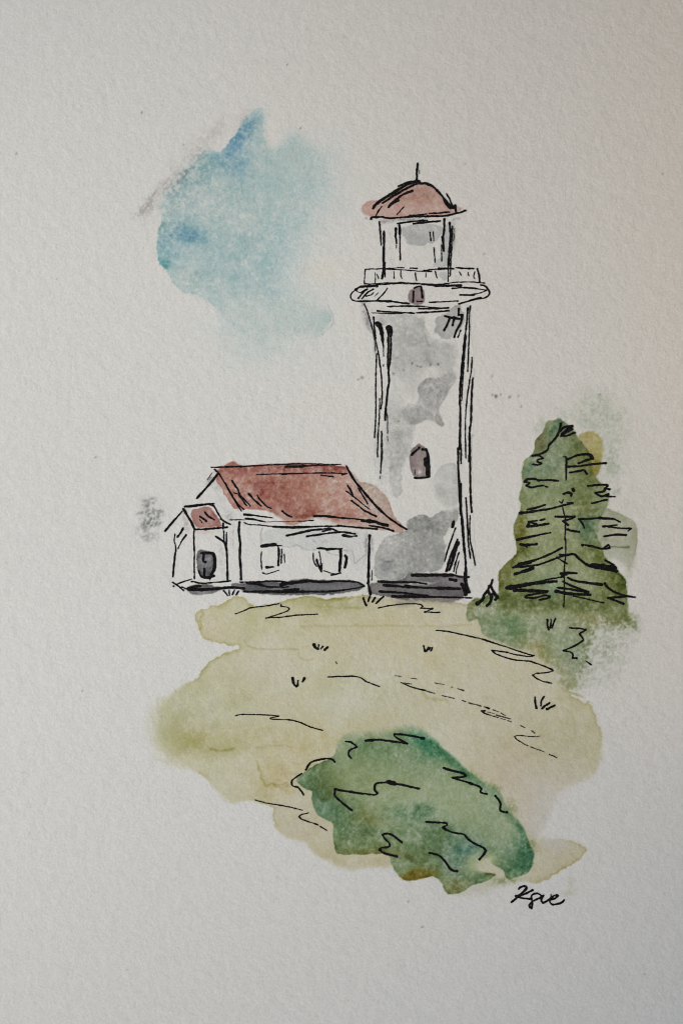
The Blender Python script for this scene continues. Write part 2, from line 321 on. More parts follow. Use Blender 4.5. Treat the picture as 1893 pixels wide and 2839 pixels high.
BUSH = ("I 195,600 250,540 370,460 470,425 548,372,5 565,310,10 600,215,26 700,175,30 860,170,34 1020,150,40 1300,140,40 1420,225,24 1500,290,14 J 180,235,12 300,325,10 400,400,9 485,470,10 565,540,10 640,610,14 735,640,10 800,780,10 860,860,9 940,970,8 1000,1110,8 1035,1170,6 "
        "1015,1225,8 1010,1290,6 960,1340,5 860,1368,5 810,1385,10 775,1360,3 775,1310,2 690,1268,4 650,1205,12 600,1230,20 520,1290,26 610,1330,4 722,1340 700,1362,3 600,1410 500,1440 450,1480 380,1508 310,1512 270,1460 255,1400 190,1352 100,1378 0,1400 "
        "I 1160,1512 1090,1420 1060,1360 1040,1272 960,1265 800,1270 600,1276 550,1250 536,1150 538,990 460,960 390,912 345,820 343,720 355,690 280,680 230,640")
wash('bush', BUSH, (134, 143, 112), tint=(.955, 1.005, .975), jit=2, rim=0.35, rimw=5, blot=0.16, gran=0.22, seed=8, blobs=[
    ('I 1000,350', 130, 40, 5, (112, 130, 100), 0.75), ('I 1400,260', 56, 26, 35, (62, 112, 88), 0.9), ('J 160,260', 60, 26, 35, (66, 114, 88), 0.85), ('J 290,340', 60, 16, 42, (52, 98, 68), 0.95), ('J 400,450', 56, 14, 42, (64, 106, 74), 0.9), ('J 530,560', 50, 12, 42, (78, 116, 86), 0.85),
    ('J 680,650', 36, 16, 20, (96, 128, 98), 0.8), ('J 830,830', 50, 12, 55, (90, 122, 92), 0.8), ('J 930,1000', 56, 14, 62, (62, 98, 66), 0.9), ('J 960,1170', 50, 40, 60, (58, 96, 70), 0.9), ('J 900,1300', 44, 26, 0, (72, 106, 78), 0.9), ('J 780,1180', 44, 22, 20, (104, 126, 98), 0.8),
    ('J 440,1140', 44, 26, -20, (70, 108, 104), 0.9), ('J 340,1060', 40, 30, 0, (94, 118, 98), 0.7), ('J 350,1250', 40, 34, 20, (86, 108, 86), 0.85), ('J 100,1200', 56, 44, 30, (96, 112, 76), 0.75), ('J 520,1380', 46, 18, -5, (92, 112, 78), 0.85), ('J 680,1350', 20, 8, 0, (104, 104, 66), 0.8), ('J 340,1470', 40, 22, 0, (112, 108, 66), 0.85),
    ('J 40,1370', 50, 14, -10, (112, 98, 40), 0.85), ('I 1230,1490', 56, 14, -10, (112, 96, 38), 0.9), ('I 850,1255', 90, 12, 0, (112, 98, 44), 0.9), ('I 640,1180', 50, 50, 0, (104, 114, 76), 0.8), ('I 850,1150', 80, 34, 0, (104, 116, 78), 0.75), ('I 820,1070', 70, 12, 5, (84, 106, 76), 0.8), ('I 830,940', 60, 36, 0, (114, 114, 70), 0.7),
    ('I 620,930', 36, 60, 20, (90, 112, 80), 0.8), ('I 460,560', 60, 40, -30, (70, 92, 58), 0.9), ('I 300,610', 40, 22, 0, (92, 112, 84), 0.85), ('I 420,830', 34, 44, 0, (98, 124, 106), 0.85), ('I 400,720', 30, 26, 0, (86, 110, 86), 0.8), ('I 470,670', 40, 40, 0, (88, 100, 64), 0.8),
    ('I 620,300', 30, 44, 0, (146, 150, 120), 0.8), ('I 700,560', 90, 50, 0, (136, 136, 96), 0.7), ('I 1200,480', 110, 44, 0, (122, 134, 102), 0.6), ('I 1150,780', 120, 50, 0, (156, 158, 130), 0.9), ('J 400,750', 130, 66, 20, (155, 158, 130), 0.9), ('I 1000,620', 90, 44, 0, (150, 152, 122), 0.7), ('I 750,480', 80, 40, 0, (146, 150, 120), 0.7), ('J 700,950', 60, 56, 0, (144, 150, 122), 0.85), ('I 1250,920', 56, 30, 10, (98, 122, 92), 0.8),
    ('J 30,830', 50, 24, 0, (92, 116, 86), 0.75), ('J 130,1020', 60, 36, 0, (96, 114, 82), 0.7), ('I 1100,1330', 44, 26, 0, (116, 124, 92), 0.7), ('I 1280,1330', 60, 12, 25, (92, 98, 60), 0.7), ('J 570,1270', 44, 22, -20, (170, 168, 134), 0.75), ('J 620,1240', 24, 14, -20, (186, 178, 146), 0.8)])
for i, (p, rx, ry, rot, a) in enumerate([('J 700,610', 26, 12, 20, .5), ('J 850,800', 14, 30, -30, .5), ('J 1010,1090', 14, 26, -20, .5), ('J 560,530', 30, 10, 42, .4), ('J 780,1400', 40, 12, 0, .6), ('J 1350,1420', 14, 26, -10, .18), ('J 1320,1500', 22, 12, 0, .14)]):
    dab(p, rx, ry, rot, (140, 150, 112), a, 0.7, 80 + i)

# lighthouse greys
wash('tower', "B 320,250,6 480,238,4 780,240,8 812,350,10 842,500,20 1000,505,30 1130,520,14 1112,700,14 1095,800,16 1060,930,16 980,1060,18 930,1120,20 800,1170,40 690,1290,20 690,1430,12 680,1636,12 C 640,200,12 570,400,8 600,560,5 560,632,4 500,600,4 470,400,10 480,200,14 B 430,1580,20 440,1300,24 480,1000,24 500,700,10 490,400,6 380,330",
     (183, 184, 179), jit=5, rim=0.25, rimw=4, blot=0.7, gran=0.32, seed=11, tint=(.955, .952, .945), blobs=[('B 600,420', 60, 60, 0, (172, 173, 169), .7), ('B 420,330', 30, 24, 0, (168, 169, 166), .7), ('B 870,680', 18, 26, 0, (158, 159, 156), .6), ('B 560,650', 50, 40, 0, (172, 173, 168), .6), ('B 620,800', 60, 50, 0, (184, 184, 179), .6), ('B 600,1250', 40, 50, 0, (166, 167, 163), .7), ('B 600,1030', 60, 50, 0, (191, 191, 187), .8),
     ('B 790,850', 20, 16, -30, (198, 197, 192), 1.0), ('B 870,800', 30, 12, 10, (198, 197, 192), 1.0), ('B 640,960', 40, 40, 0, (193, 193, 188), .8), ('C 560,330', 24, 60, 0, (160, 162, 158), .6), ('B 1000,660', 40, 40, 0, (186, 187, 182), .6), ('B 720,1120', 24, 16, 0, (192, 192, 187), .7)])
wash('tower', "B 820,838,4 950,860,8 1040,780,16 1090,790,12 1110,850,8 1055,920,6 990,1060,5 942,1110,8 945,1200,8 990,1260 988,1302 950,1290,6 900,1245,12 780,1240,14 690,1310,5 640,1240,26 600,1170,30 700,1120,24 745,1090,8 738,920,5",
     (152, 153, 151), jit=3, rim=0.3, rimw=4, blot=0.5, gran=0.36, seed=12, tint=(.965, .958, .95), blobs=[('B 1050,850', 26, 30, 0, (168, 169, 165), .8), ('B 850,1200', 70, 20, 0, (160, 162, 158), .7), ('B 640,1190', 30, 26, 0, (160, 162, 158), .8)])
wash('tower', "B 905,292 1000,242 1115,140,5 1178,210 1182,330 1080,470 990,488 945,440 890,400 925,350", (166, 168, 165), jit=3, rim=0.35, blot=0.3, gran=0.14, seed=13, tint=(.965, .958, .95))
wash('tower', "B 230,200,8 290,260,8 330,430,4 300,430,3 262,370,4 250,290,8", (178, 179, 176), jit=2, rim=0.3, seed=14, tint=(.965, .958, .95))
wash('tower', "C 925,350,3 980,300,3 1060,280,4 1118,305,4 1122,500 1122,700,6 1040,720,16 960,680,24 900,560,16 890,420,4", (174, 176, 172), jit=3, rim=0.25, rimw=4, blot=0.7, gran=0.18, seed=15, tint=(.965, .958, .95), blobs=[('C 1080,460', 14, 20, 0, (158, 160, 157), .7)])
wash('tower', "C 640,840,8 720,790 790,765 860,795 930,755 1040,720,14 1128,700,10 1128,800 1060,880,6 1000,950,8 975,1000,8 1012,1080,10 1000,1310,6 620,1320 600,1400 330,1412 328,1250 360,1100 430,985 520,955 640,910", (158, 160, 156), jit=4, rim=0.35, rimw=4, blot=0.6, gran=0.34, seed=16, tint=(.965, .958, .95),
     blobs=[('C 800,860', 60, 34, 0, (146, 148, 145), .7), ('C 480,1080', 50, 50, 0, (164, 167, 164), .7), ('C 850,1180', 60, 40, 0, (164, 166, 162), .6), ('C 550,1280', 70, 34, 0, (160, 163, 160), .6)])
line_stain('C 420,1215 490,1215 560,1190 640,1180', (110, 110, 108), 2.2, .8, brk=.9, seed=90)
line_stain('B 765,240 800,310 805,420 820,500 845,540', (130, 130, 128), 2, .7, brk=.9, seed=91)
for k, p in enumerate(['B 770,740', 'B 740,730', 'B 605,770', 'B 510,805', 'B 935,715', 'B 860,720', 'B 690,705', 'B 560,1255']):
    dab(p, 4, 3, 20 * k, (120, 120, 116), .8, .5, 100 + k)
dab('C 350,80', 10, 60, 0, (160, 160, 157), .5, .7, 110)
dab('C 430,250', 22, 80, 0, (172, 172, 168), .5, .7, 111)
dab('B 250,240', 12, 50, -15, (150, 150, 148), .7, .7, 112)
dab('B 330,480', 5, 60, -5, (150, 150, 148), .6, .7, 113)
wash('plinth', "C 632,1320 850,1322 1150,1335 1195,1400 1185,1550 1100,1600,8 900,1590,10 500,1562 380,1540 255,1512 285,1430 340,1412 600,1402", (103, 100, 100), jit=3, rim=0.3, rimw=4, blot=0.3, gran=0.12, seed=17, blobs=[('C 720,1425', 50, 5, -5, (200, 198, 194), .9), ('C 330,1480', 22, 18, 0, (112, 108, 104), .6), ('C 1100,1400', 40, 16, 0, (140, 132, 136), .7), ('C 680,1350', 20, 12, 0, (130, 124, 128), .6), ('C 800,1590', 120, 8, 0, (150, 142, 130), .7)])
wash('window', "C 688,150 722,132 738,118 755,96 770,116 798,128 838,180 856,300 854,420 760,446 702,422 672,330 664,240", (136, 126, 123), jit=2, rim=0.5, rimw=4, blot=0.2, gran=0.14, seed=18, blobs=[('C 745,360', 6, 8, 0, (190, 188, 184), .9), ('C 740,320', 26, 5, 0, (116, 106, 104), .7), ('C 750,190', 20, 20, 0, (124, 118, 114), .6)], cut=1)
wash('gallery_door', "A 650,1330 672,1292 705,1300 730,1275 772,1262 810,1335 802,1452 660,1448", (132, 120, 118), jit=2, rim=0.35, blot=0.2, seed=19)
wash('lantern', "A 578,690 980,682 972,780 900,870,10 830,852 800,890 740,880 700,892 640,862 598,800", (164, 166, 163), jit=3, rim=0.25, blot=0.3, seed=20, blobs=[('A 680,790', 30, 14, 0, (150, 152, 149), .7)])
wash('lantern', "A 985,690 1035,680 1075,720 1055,900 1042,1090 880,1092 905,1040 960,1000 970,880,5", (172, 174, 171), jit=2, rim=0.25, blot=0.2, seed=21)
wash('lantern', "A 930,1140 1020,1140 1025,1200 1000,1215 950,1190", (172, 174, 171), jit=2, rim=0.25, blot=0.2, seed=22)
line_stain('A 488,740 482,850 488,950 485,1050', (160, 160, 158), 2.4, .6, brk=.8, seed=93)
dab('A 450,655', 24, 7, 0, (140, 132, 128), .6, .6, 120)
dab('A 640,640', 50, 5, 0, (120, 118, 116), .7, .6, 121)
dab('A 1085,800', 5, 40, 0, (130, 130, 128), .6, .7, 122)
dab('A 1110,630', 16, 5, -20, (150, 146, 144), .6, .7, 123)
wash('dome', "A 210,530 242,472 300,462 352,470 420,430 520,385 570,318 640,282 740,290 830,300 905,350 975,430 1015,490 1060,520 1130,515 1162,545 1090,582 960,602 700,612 352,622 250,602 222,572", (176, 143, 133), tint=(.975, 1.01, 1.01), jit=2, rim=0.3, rimw=4, blot=0.2, gran=0.2, seed=23,
     blobs=[('A 750,440', 70, 36, 0, (162, 130, 116), .6), ('A 270,530', 24, 20, 0, (184, 154, 145), .7), ('A 700,530', 100, 20, 0, (180, 146, 136), .6), ('A 1110,545', 20, 8, 0, (176, 160, 150), .8), ('A 450,560', 60, 22, 0, (182, 150, 140), .6)])

# cottage
wash('wall', "D 1122,842 E 330,880 700,900 960,925,4 975,1000 970,1160,4 940,1330,3 890,1378,2 830,1368,2 792,1290,2 750,1140,6 560,1110,10 400,1125,4 240,1118,3 180,1085,3 0,1082,3 D 1420,1040,3 1330,1012 1105,1010", (184, 185, 181), jit=2.5, rim=0.4, rimw=3, blot=0.25, gran=0.1, seed=31, blobs=[('E 880,1230', 24, 40, 0, (190, 190, 186), .8), ('E 560,1170', 24, 10, 10, (170, 171, 168), .6)])
for k, t in enumerate(['E 812,1140 825,1210 830,1290 880,1250 975,1180', 'E 0,1085 110,1100 180,1080 240,1115 380,1128', 'E 350,1020 390,1050', 'E 470,1050 500,1035 525,1050', 'D 1110,1010 1108,900 1125,842', 'E 700,1140 800,1135', 'E 530,1150 600,1185 660,1190']):
    line_stain(t, (140, 141, 138), 2.0, .7, brk=.4, seed=130 + k)
dab('E 970,1050', 5, 36, 0, (140, 140, 138), .6, .7, 130)
dab('E 1035,1050', 4, 24, 0, (140, 140, 138), .6, .7, 131)
dab('D 640,380', 20, 14, 20, (172, 172, 168), .8, .4, 132)
dab('D 690,560', 34, 40, 30, (186, 186, 182), .6, .5, 133)
dab('D 760,700', 10, 26, -30, (150, 150, 147), .5, .8, 134)
dab('D 810,950', 4, 40, 0, (150, 150, 147), .4, .9, 135)
dab('D 680,1150', 9, 40, 0, (168, 168, 165), .5, .8, 136)
dab('D 300,760', 10, 30, 0, (160, 158, 156), .5, .8, 137)
dab('D 570,290', 5, 24, 35, (130, 130, 128), .7, .8, 138)
ROOF = ("D 650,188 720,160 752,132 790,126 828,112 870,155 1000,160 E 0,142 160,140 195,120 215,145 560,158 690,165 742,190 830,270 882,348 938,358 1012,385 1082,412 1160,490 1232,566 1262,680 1302,775 1430,905 1360,938,3 1290,942 1225,915,4 1100,902,6 900,892,6 650,852,8 "
        "500,800,8 378,768,3 280,806,3 150,850,8 60,850,8 0,800,6 D 1400,780,8 1300,700,8 1200,650,5 1080,638,3 900,638,3 830,640 780,560 745,505 700,450 672,400 625,330 632,262")
wash('roof', ROOF, (170, 124, 113), jit=2.5, rim=0.35, rimw=4, blot=0.32, gran=0.28, seed=32, tint=(.935, .99, .975), blobs=[
    ('E 200,200', 190, 14, 0, (140, 84, 78), .8), ('D 900,220', 80, 12, 0, (152, 98, 90), .7), ('D 900,300', 50, 22, 0, (176, 130, 118), .7), ('D 1250,420', 90, 26, 0, (150, 96, 88), .7), ('E 60,560', 60, 36, 0, (150, 98, 88), .75), ('E 300,470', 80, 34, 0, (176, 132, 116), .6),
    ('E 250,740', 60, 12, 0, (134, 80, 68), .8), ('E 700,700', 60, 12, 5, (150, 98, 90), .7), ('E 1100,560', 36, 44, 40, (166, 140, 128), .9), ('E 1000,400', 26, 14, 20, (158, 138, 124), .8), ('E 1220,760', 30, 50, 40, (176, 148, 138), .9), ('E 1330,900', 26, 10, 20, (190, 158, 148), .9),
    ('E 620,820', 110, 10, 2, (196, 180, 176), .95), ('E 950,850', 60, 12, 5, (188, 162, 156), .85), ('D 1380,700', 30, 14, 20, (188, 158, 150), .8), ('D 1150,560', 60, 20, 0, (166, 112, 102), .5), ('E 850,600', 50, 34, 40, (178, 134, 122), .7), ('E 560,560', 60, 40, 0, (172, 126, 112), .6), ('E 60,820', 30, 8, 0, (188, 156, 148), .7)])
line_stain('D 860,348 1050,352 1200,342 1400,348', (140, 92, 84), 3, .35, brk=.4, seed=140)
wash('porch_roof', "D 345,672 372,632 440,622 512,602 560,605 622,682 680,790 702,828 560,836 398,838 352,712", (166, 128, 120), tint=(.925, .95, .945), jit=2, rim=0.4, rimw=4, blot=0.25, gran=0.18, seed=33, blobs=[('D 600,650', 12, 30, -30, (150, 88, 84), .7), ('D 460,640', 34, 12, 0, (158, 122, 114), .6)])
dab('D 500,885', 24, 6, 0, (190, 170, 164), .7, .4, 139)
dab('D 330,820', 8, 18, -20, (190, 175, 170), .5, .5, 140)
wash('porch_door', "D 415,1110 440,1075 470,1070 560,1092 622,1130 625,1250 590,1360 500,1392 432,1310 408,1200", (92, 92, 93), jit=2, rim=0.3, blot=0.3, gran=0.25, seed=34, blobs=[('D 550,1170', 14, 12, 0, (120, 120, 122), .8), ('D 470,1240', 20, 14, 0, (118, 118, 120), .7)])
wash('foundation', "D 300,1500 380,1452 560,1450 612,1478 700,1490,5 612,1535 560,1558 480,1562 345,1556", (99, 99, 99), jit=2, rim=0.3, blot=0.3, seed=35, blobs=[('D 480,1555', 50, 6, 0, (150, 148, 146), .7)])
wash('foundation', "D 790,1460 810,1445 1000,1428 1380,1425 1440,1400 1568,1405 E 80,1480 300,1470 640,1482 860,1496 950,1545 900,1595 700,1630 480,1645 100,1645 D 1450,1572 1380,1562 950,1545 890,1495", (97, 97, 97), jit=2.5, rim=0.3, blot=0.3, gran=0.14, seed=36, blobs=[('E 500,1545', 80, 10, 0, (122, 121, 121), .6), ('D 850,1470', 30, 14, 0, (140, 134, 136), .7)])

# the grey smudge beside the porch, stray specks and soft stains of the sheet
for k, (p, rx, ry, a) in enumerate([('Q 440,600', 16, 24, 1.1), ('Q 640,850', 20, 24, .9), ('Q 450,950', 20, 20, .9), ('Q 620,1020', 18, 8, 1.1), ('Q 400,1050', 8, 6, 1.6), ('Q 550,430', 14, 10, .8), ('Q 300,1250', 26, 20, .5), ('Q 560,1350', 26, 20, .5), ('Q 250,740', 12, 6, .8), ('Q 780,720', 14, 20, .7)]):
    dab(p, rx, ry, -25, (150, 151, 147), a, .85, 150 + k)
for k, (p, r) in enumerate([('O 36,350', 3.2), ('O 1525,395', 3.4), ('O 325,256', 3.0), ('O 690,293', 2.8), ('O 220,1050', 3), ('O 190,1586', 2.6), ('O 970,2130', 3.6), ('O 938,2072', 3), ('O 660,146', 3), ('F 15,68', 5), ('F 155,73', 4.5), ('F 245,65', 3), ('F 270,170', 3.4), ('F 1065,50', 3.4),
                            ('B 1480,1018', 5), ('B 1525,1000', 3), ('B 1450,1005', 3), ('B 1445,825', 3), ('B 215,840', 5), ('B 180,860', 3), ('A 1370,965', 3), ('A 1193,110', 2.6), ('A 255,628', 3), ('O 1085,1000', 2.4), ('O 420,330', 2.4), ('O 60,880', 2), ('O 290,2230', 2), ('O 1480,2240', 2.2), ('O 130,640', 2), ('O 1290,250', 2)]):
    dab(p, r, r * 0.8, 30 * k, (110, 107, 102), 0.7, 0.1, 170 + k)
rs = np.random.RandomState(5)
for k in range(150):
    x, y = rs.rand() * 1893, rs.rand() * 2839
    dab('P %f,%f' % (x, y), 2 + 3 * rs.rand(), 1.6 + 1.2 * rs.rand(), rs.rand() * 180, (168, 166, 161), 0.25 + 0.4 * rs.rand(), 0.2, 300 + k % 40)
for p, rx, ry, rgb, a in [('O 745,620', 60, 40, (200, 194, 180), .5), ('O 900,170', 60, 30, (196, 192, 182), .35), ('O 620,140', 120, 8, (186, 184, 180), .3), ('O 130,2310', 60, 30, (196, 195, 186), .3), ('O 760,690', 50, 60, (192, 194, 190), .4), ('O 1050,340', 60, 50, (192, 195, 192), .3)]:
    dab(p, rx, ry, 0, rgb, a, .3, 7)
FIELD += (np.maximum(0, GRAN2 * 0.5 + GRAN * 0.5)[..., None] * 0.012).astype(np.float32)
FIELD = np.maximum(FIELD, 0)
TRANS = np.exp(-FIELD)

TABLE_Z = -0.0150
BOUNCE_LO, BOUNCE_HI = (0.116, -0.06, -0.04), (0.146, 0.6, 0.40)  # extent of the added bounce wall, out of view
SUN_EL, SUN_AZ, SUN_DISC = 42.0, -100.0, 30.0
SKY_STRENGTH, SUN_STRENGTH, SUN_COLOR, EXPOSURE = 0.074, 2.98, (1.0, 0.985, 0.94), 0.0
GOBO_X, GOBO_Y, GOBO_Z, GOBO_HY, GOBO_HZ = -0.55, -0.10, 0.512, 0.25, 0.21  # opening in the added wall that limits the sun
PAPER_RGB = (0.805, 0.805, 0.770)
# ------------------------------------------------------------------ materials
def new_mat(name):
    m = bpy.data.materials.new(name)
    m.use_nodes = True
    nt = m.node_tree
    for n in list(nt.nodes):
        nt.nodes.remove(n)
    out = nt.nodes.new('ShaderNodeOutputMaterial')
    b = nt.nodes.new('ShaderNodeBsdfPrincipled')
    nt.links.new(b.outputs[0], out.inputs[0])
    return m, nt, b


def noise(nt, co, scale, detail=3, rough=0.6):
    n = nt.nodes.new('ShaderNodeTexNoise')
    n.inputs['Scale'].default_value = scale
    n.inputs['Detail'].default_value = detail
    n.inputs['Roughness'].default_value = rough
    nt.links.new(co, n.inputs['Vector'])
    return n.outputs[0]


def math_n(nt, op, a, b):
    n = nt.nodes.new('ShaderNodeMath')
    n.operation = op
    for i, v in enumerate((a, b)):
        if isinstance(v, (int, float)):
            n.inputs[i].default_value = v
        else:
            nt.links.new(v, n.inputs[i])
    return n.outputs[0]


def tooth_bump(nt, strength):
    """cold-pressed tooth of the sheet, the same everywhere on it"""
    geo = nt.nodes.new('ShaderNodeNewGeometry')
    co = geo.outputs['Position']
    a = noise(nt, co, BUMP_A, 3, 0.6)
    b = noise(nt, co, BUMP_B, 4, 0.65)
    h = math_n(nt, 'ADD', math_n(nt, 'MULTIPLY', a, 1.5), math_n(nt, 'MULTIPLY', b, 0.4))
    bump = nt.nodes.new('ShaderNodeBump')
    bump.inputs['Strength'].default_value = strength
    bump.inputs['Distance'].default_value = 0.00025
    nt.links.new(h, bump.inputs['Height'])
    return bump.outputs[0], co


BUMP_A, BUMP_B = 430.0, 1500.0
BUMP_S = 0.58


def pigment_mat(name):
    """paper with the pigment that has soaked into it (density from the washes), plus fibre mottle"""
    m, nt, b = new_mat(name)
    nrm, co = tooth_bump(nt, BUMP_S)
    nt.links.new(nrm, b.inputs['Normal'])
    at = nt.nodes.new('ShaderNodeAttribute')
    at.attribute_name = 'pigment'
    n1 = noise(nt, co, 1900, 4, 0.7)
    n2 = noise(nt, co, 330, 3, 0.6)
    mix = math_n(nt, 'ADD', math_n(nt, 'MULTIPLY', math_n(nt, 'SUBTRACT', n1, 0.5), 0.36), math_n(nt, 'MULTIPLY', math_n(nt, 'SUBTRACT', n2, 0.5), 0.06))
    fac = math_n(nt, 'ADD', mix, 1.0)
    sc = nt.nodes.new('ShaderNodeVectorMath')
    sc.operation = 'SCALE'
    nt.links.new(at.outputs['Color'], sc.inputs[0])
    nt.links.new(fac, sc.inputs['Scale'])
    mul = nt.nodes.new('ShaderNodeVectorMath')
    mul.operation = 'MULTIPLY'
    nt.links.new(sc.outputs[0], mul.inputs[0])
    mul.inputs[1].default_value = PAPER_RGB
    nt.links.new(mul.outputs[0], b.inputs['Base Color'])
    b.inputs['Roughness'].default_value = 0.9
    b.inputs['Specular IOR Level'].default_value = 0.12
    return m


def ink_mat(name, col, lighter, amount):
    m, nt, b = new_mat(name)
    nrm, co = tooth_bump(nt, BUMP_S)
    nt.links.new(nrm, b.inputs['Normal'])
    n = noise(nt, co, 3200, 3, 0.7)
    r = nt.nodes.new('ShaderNodeValToRGB')
    r.color_ramp.elements[0].position = 0.5
    r.color_ramp.elements[1].position = 0.5 + 0.32 / max(amount, 0.1)
    r.color_ramp.elements[0].color = col + (1,)
    r.color_ramp.elements[1].color = lighter + (1,)
    nt.links.new(n, r.inputs[0])
    nt.links.new(r.outputs[0], b.inputs['Base Color'])
    b.inputs['Roughness'].default_value = 0.75
    b.inputs['Specular IOR Level'].default_value = 0.06
    return m


def wood_mat(name, c1, c2):
    m, nt, b = new_mat(name)
    geo = nt.nodes.new('ShaderNodeNewGeometry')
    mp = nt.nodes.new('ShaderNodeMapping')
    mp.inputs['Scale'].default_value = (6, 60, 60)
    nt.links.new(geo.outputs['Position'], mp.inputs['Vector'])
    n = noise(nt, mp.outputs[0], 1.0, 6, 0.6)
    r = nt.nodes.new('ShaderNodeValToRGB')
    r.color_ramp.elements[0].color = c1 + (1,)
    r.color_ramp.elements[1].color = c2 + (1,)
    r.color_ramp.elements[0].position = 0.3
    r.color_ramp.elements[1].position = 0.7
    nt.links.new(n, r.inputs[0])
    nt.links.new(r.outputs[0], b.inputs['Base Color'])
    b.inputs['Roughness'].default_value = 0.55
    return m


M_PAPER = pigment_mat('watercolour_paper')
M_WASH = pigment_mat('watercolour_wash')
M_INK = ink_mat('black_pen_ink', (0.006, 0.0058, 0.007), (0.075, 0.07, 0.07), 0.9)
M_DRY = ink_mat('dry_pen_ink', (0.035, 0.033, 0.028), (0.30, 0.28, 0.22), 1.2)
M_WOOD = wood_mat('table_wood', (0.10, 0.055, 0.028), (0.20, 0.115, 0.06))
M_PLASTER = wood_mat('gobo_plaster', (0.55, 0.54, 0.50), (0.62, 0.61, 0.57))
M_BOUNCE = wood_mat('bounce_boards', (0.44, 0.31, 0.19), (0.54, 0.39, 0.25))


# ------------------------------------------------------------------ mesh helpers
def to_m(x, y, lift=0.0):
    x, y = np.asarray(x, float), np.asarray(y, float)
    return np.stack([(x - CX) * U, (CY - y) * U, bow(x, y) + lift], -1)


def link(name, verts, loops, sizes, mats, mat_idx=None, colors=None, parent=None, base=(0, 0, 0)):
    me = bpy.data.meshes.new(name)
    verts = np.asarray(verts, np.float64) - np.asarray(base)
    me.vertices.add(len(verts))
    me.vertices.foreach_set('co', verts.astype(np.float32).ravel())
    me.loops.add(len(loops))
    me.loops.foreach_set('vertex_index', np.asarray(loops, np.int32))
    sizes = np.asarray(sizes, np.int32)
    me.polygons.add(len(sizes))
    me.polygons.foreach_set('loop_start', np.concatenate([[0], np.cumsum(sizes)[:-1]]).astype(np.int32))
    me.polygons.foreach_set('use_smooth', np.ones(len(sizes), bool))
    for m in mats:
        me.materials.append(m)
    if mat_idx is not None:
        me.polygons.foreach_set('material_index', np.asarray(mat_idx, np.int32))
    me.update(calc_edges=True)
    if colors is not None:
        a = me.attributes.new('pigment', 'FLOAT_COLOR', 'POINT')
        a.data.foreach_set('color', np.hstack([colors, np.ones((len(colors), 1))]).astype(np.float32).ravel())
    me.validate()
    o = bpy.data.objects.new(name, me)
    bpy.context.scene.collection.objects.link(o)
    if parent is not None:
        o.parent = parent
    return o


def region(keys=(), outline=None, cut=0.05):
    r = np.zeros((NY, NX), bool)
    for k in keys:
        r |= MASK[k] > cut
    for text in ([outline] if isinstance(outline, str) else (outline or [])):
        poly = chaikin([(a, b, 0) for a, b, _ in pts(text)], 1)
        sd, _s, win, _X, _Y = sdf(poly, 6)
        r[win] |= sd > 0
    return r


def film_arrays(r, lift):
    c = r[:-1, :-1] | r[1:, :-1] | r[:-1, 1:] | r[1:, 1:]
    jj, ii = np.nonzero(c)
    q = np.stack([(jj + 1) * NX + ii, (jj + 1) * NX + ii + 1, jj * NX + ii + 1, jj * NX + ii], -1)
    u, inv = np.unique(q.ravel(), return_inverse=True)
    j, i = u // NX, u % NX
    v = to_m(GX0 + i * G, GY0 + j * G, lift)
    return v, inv, np.full(len(q), 4), TRANS[j, i]


# ------------------------------------------------------------------ pen strokes
RS = np.random.RandomState(11)
STROKE_N = [0]


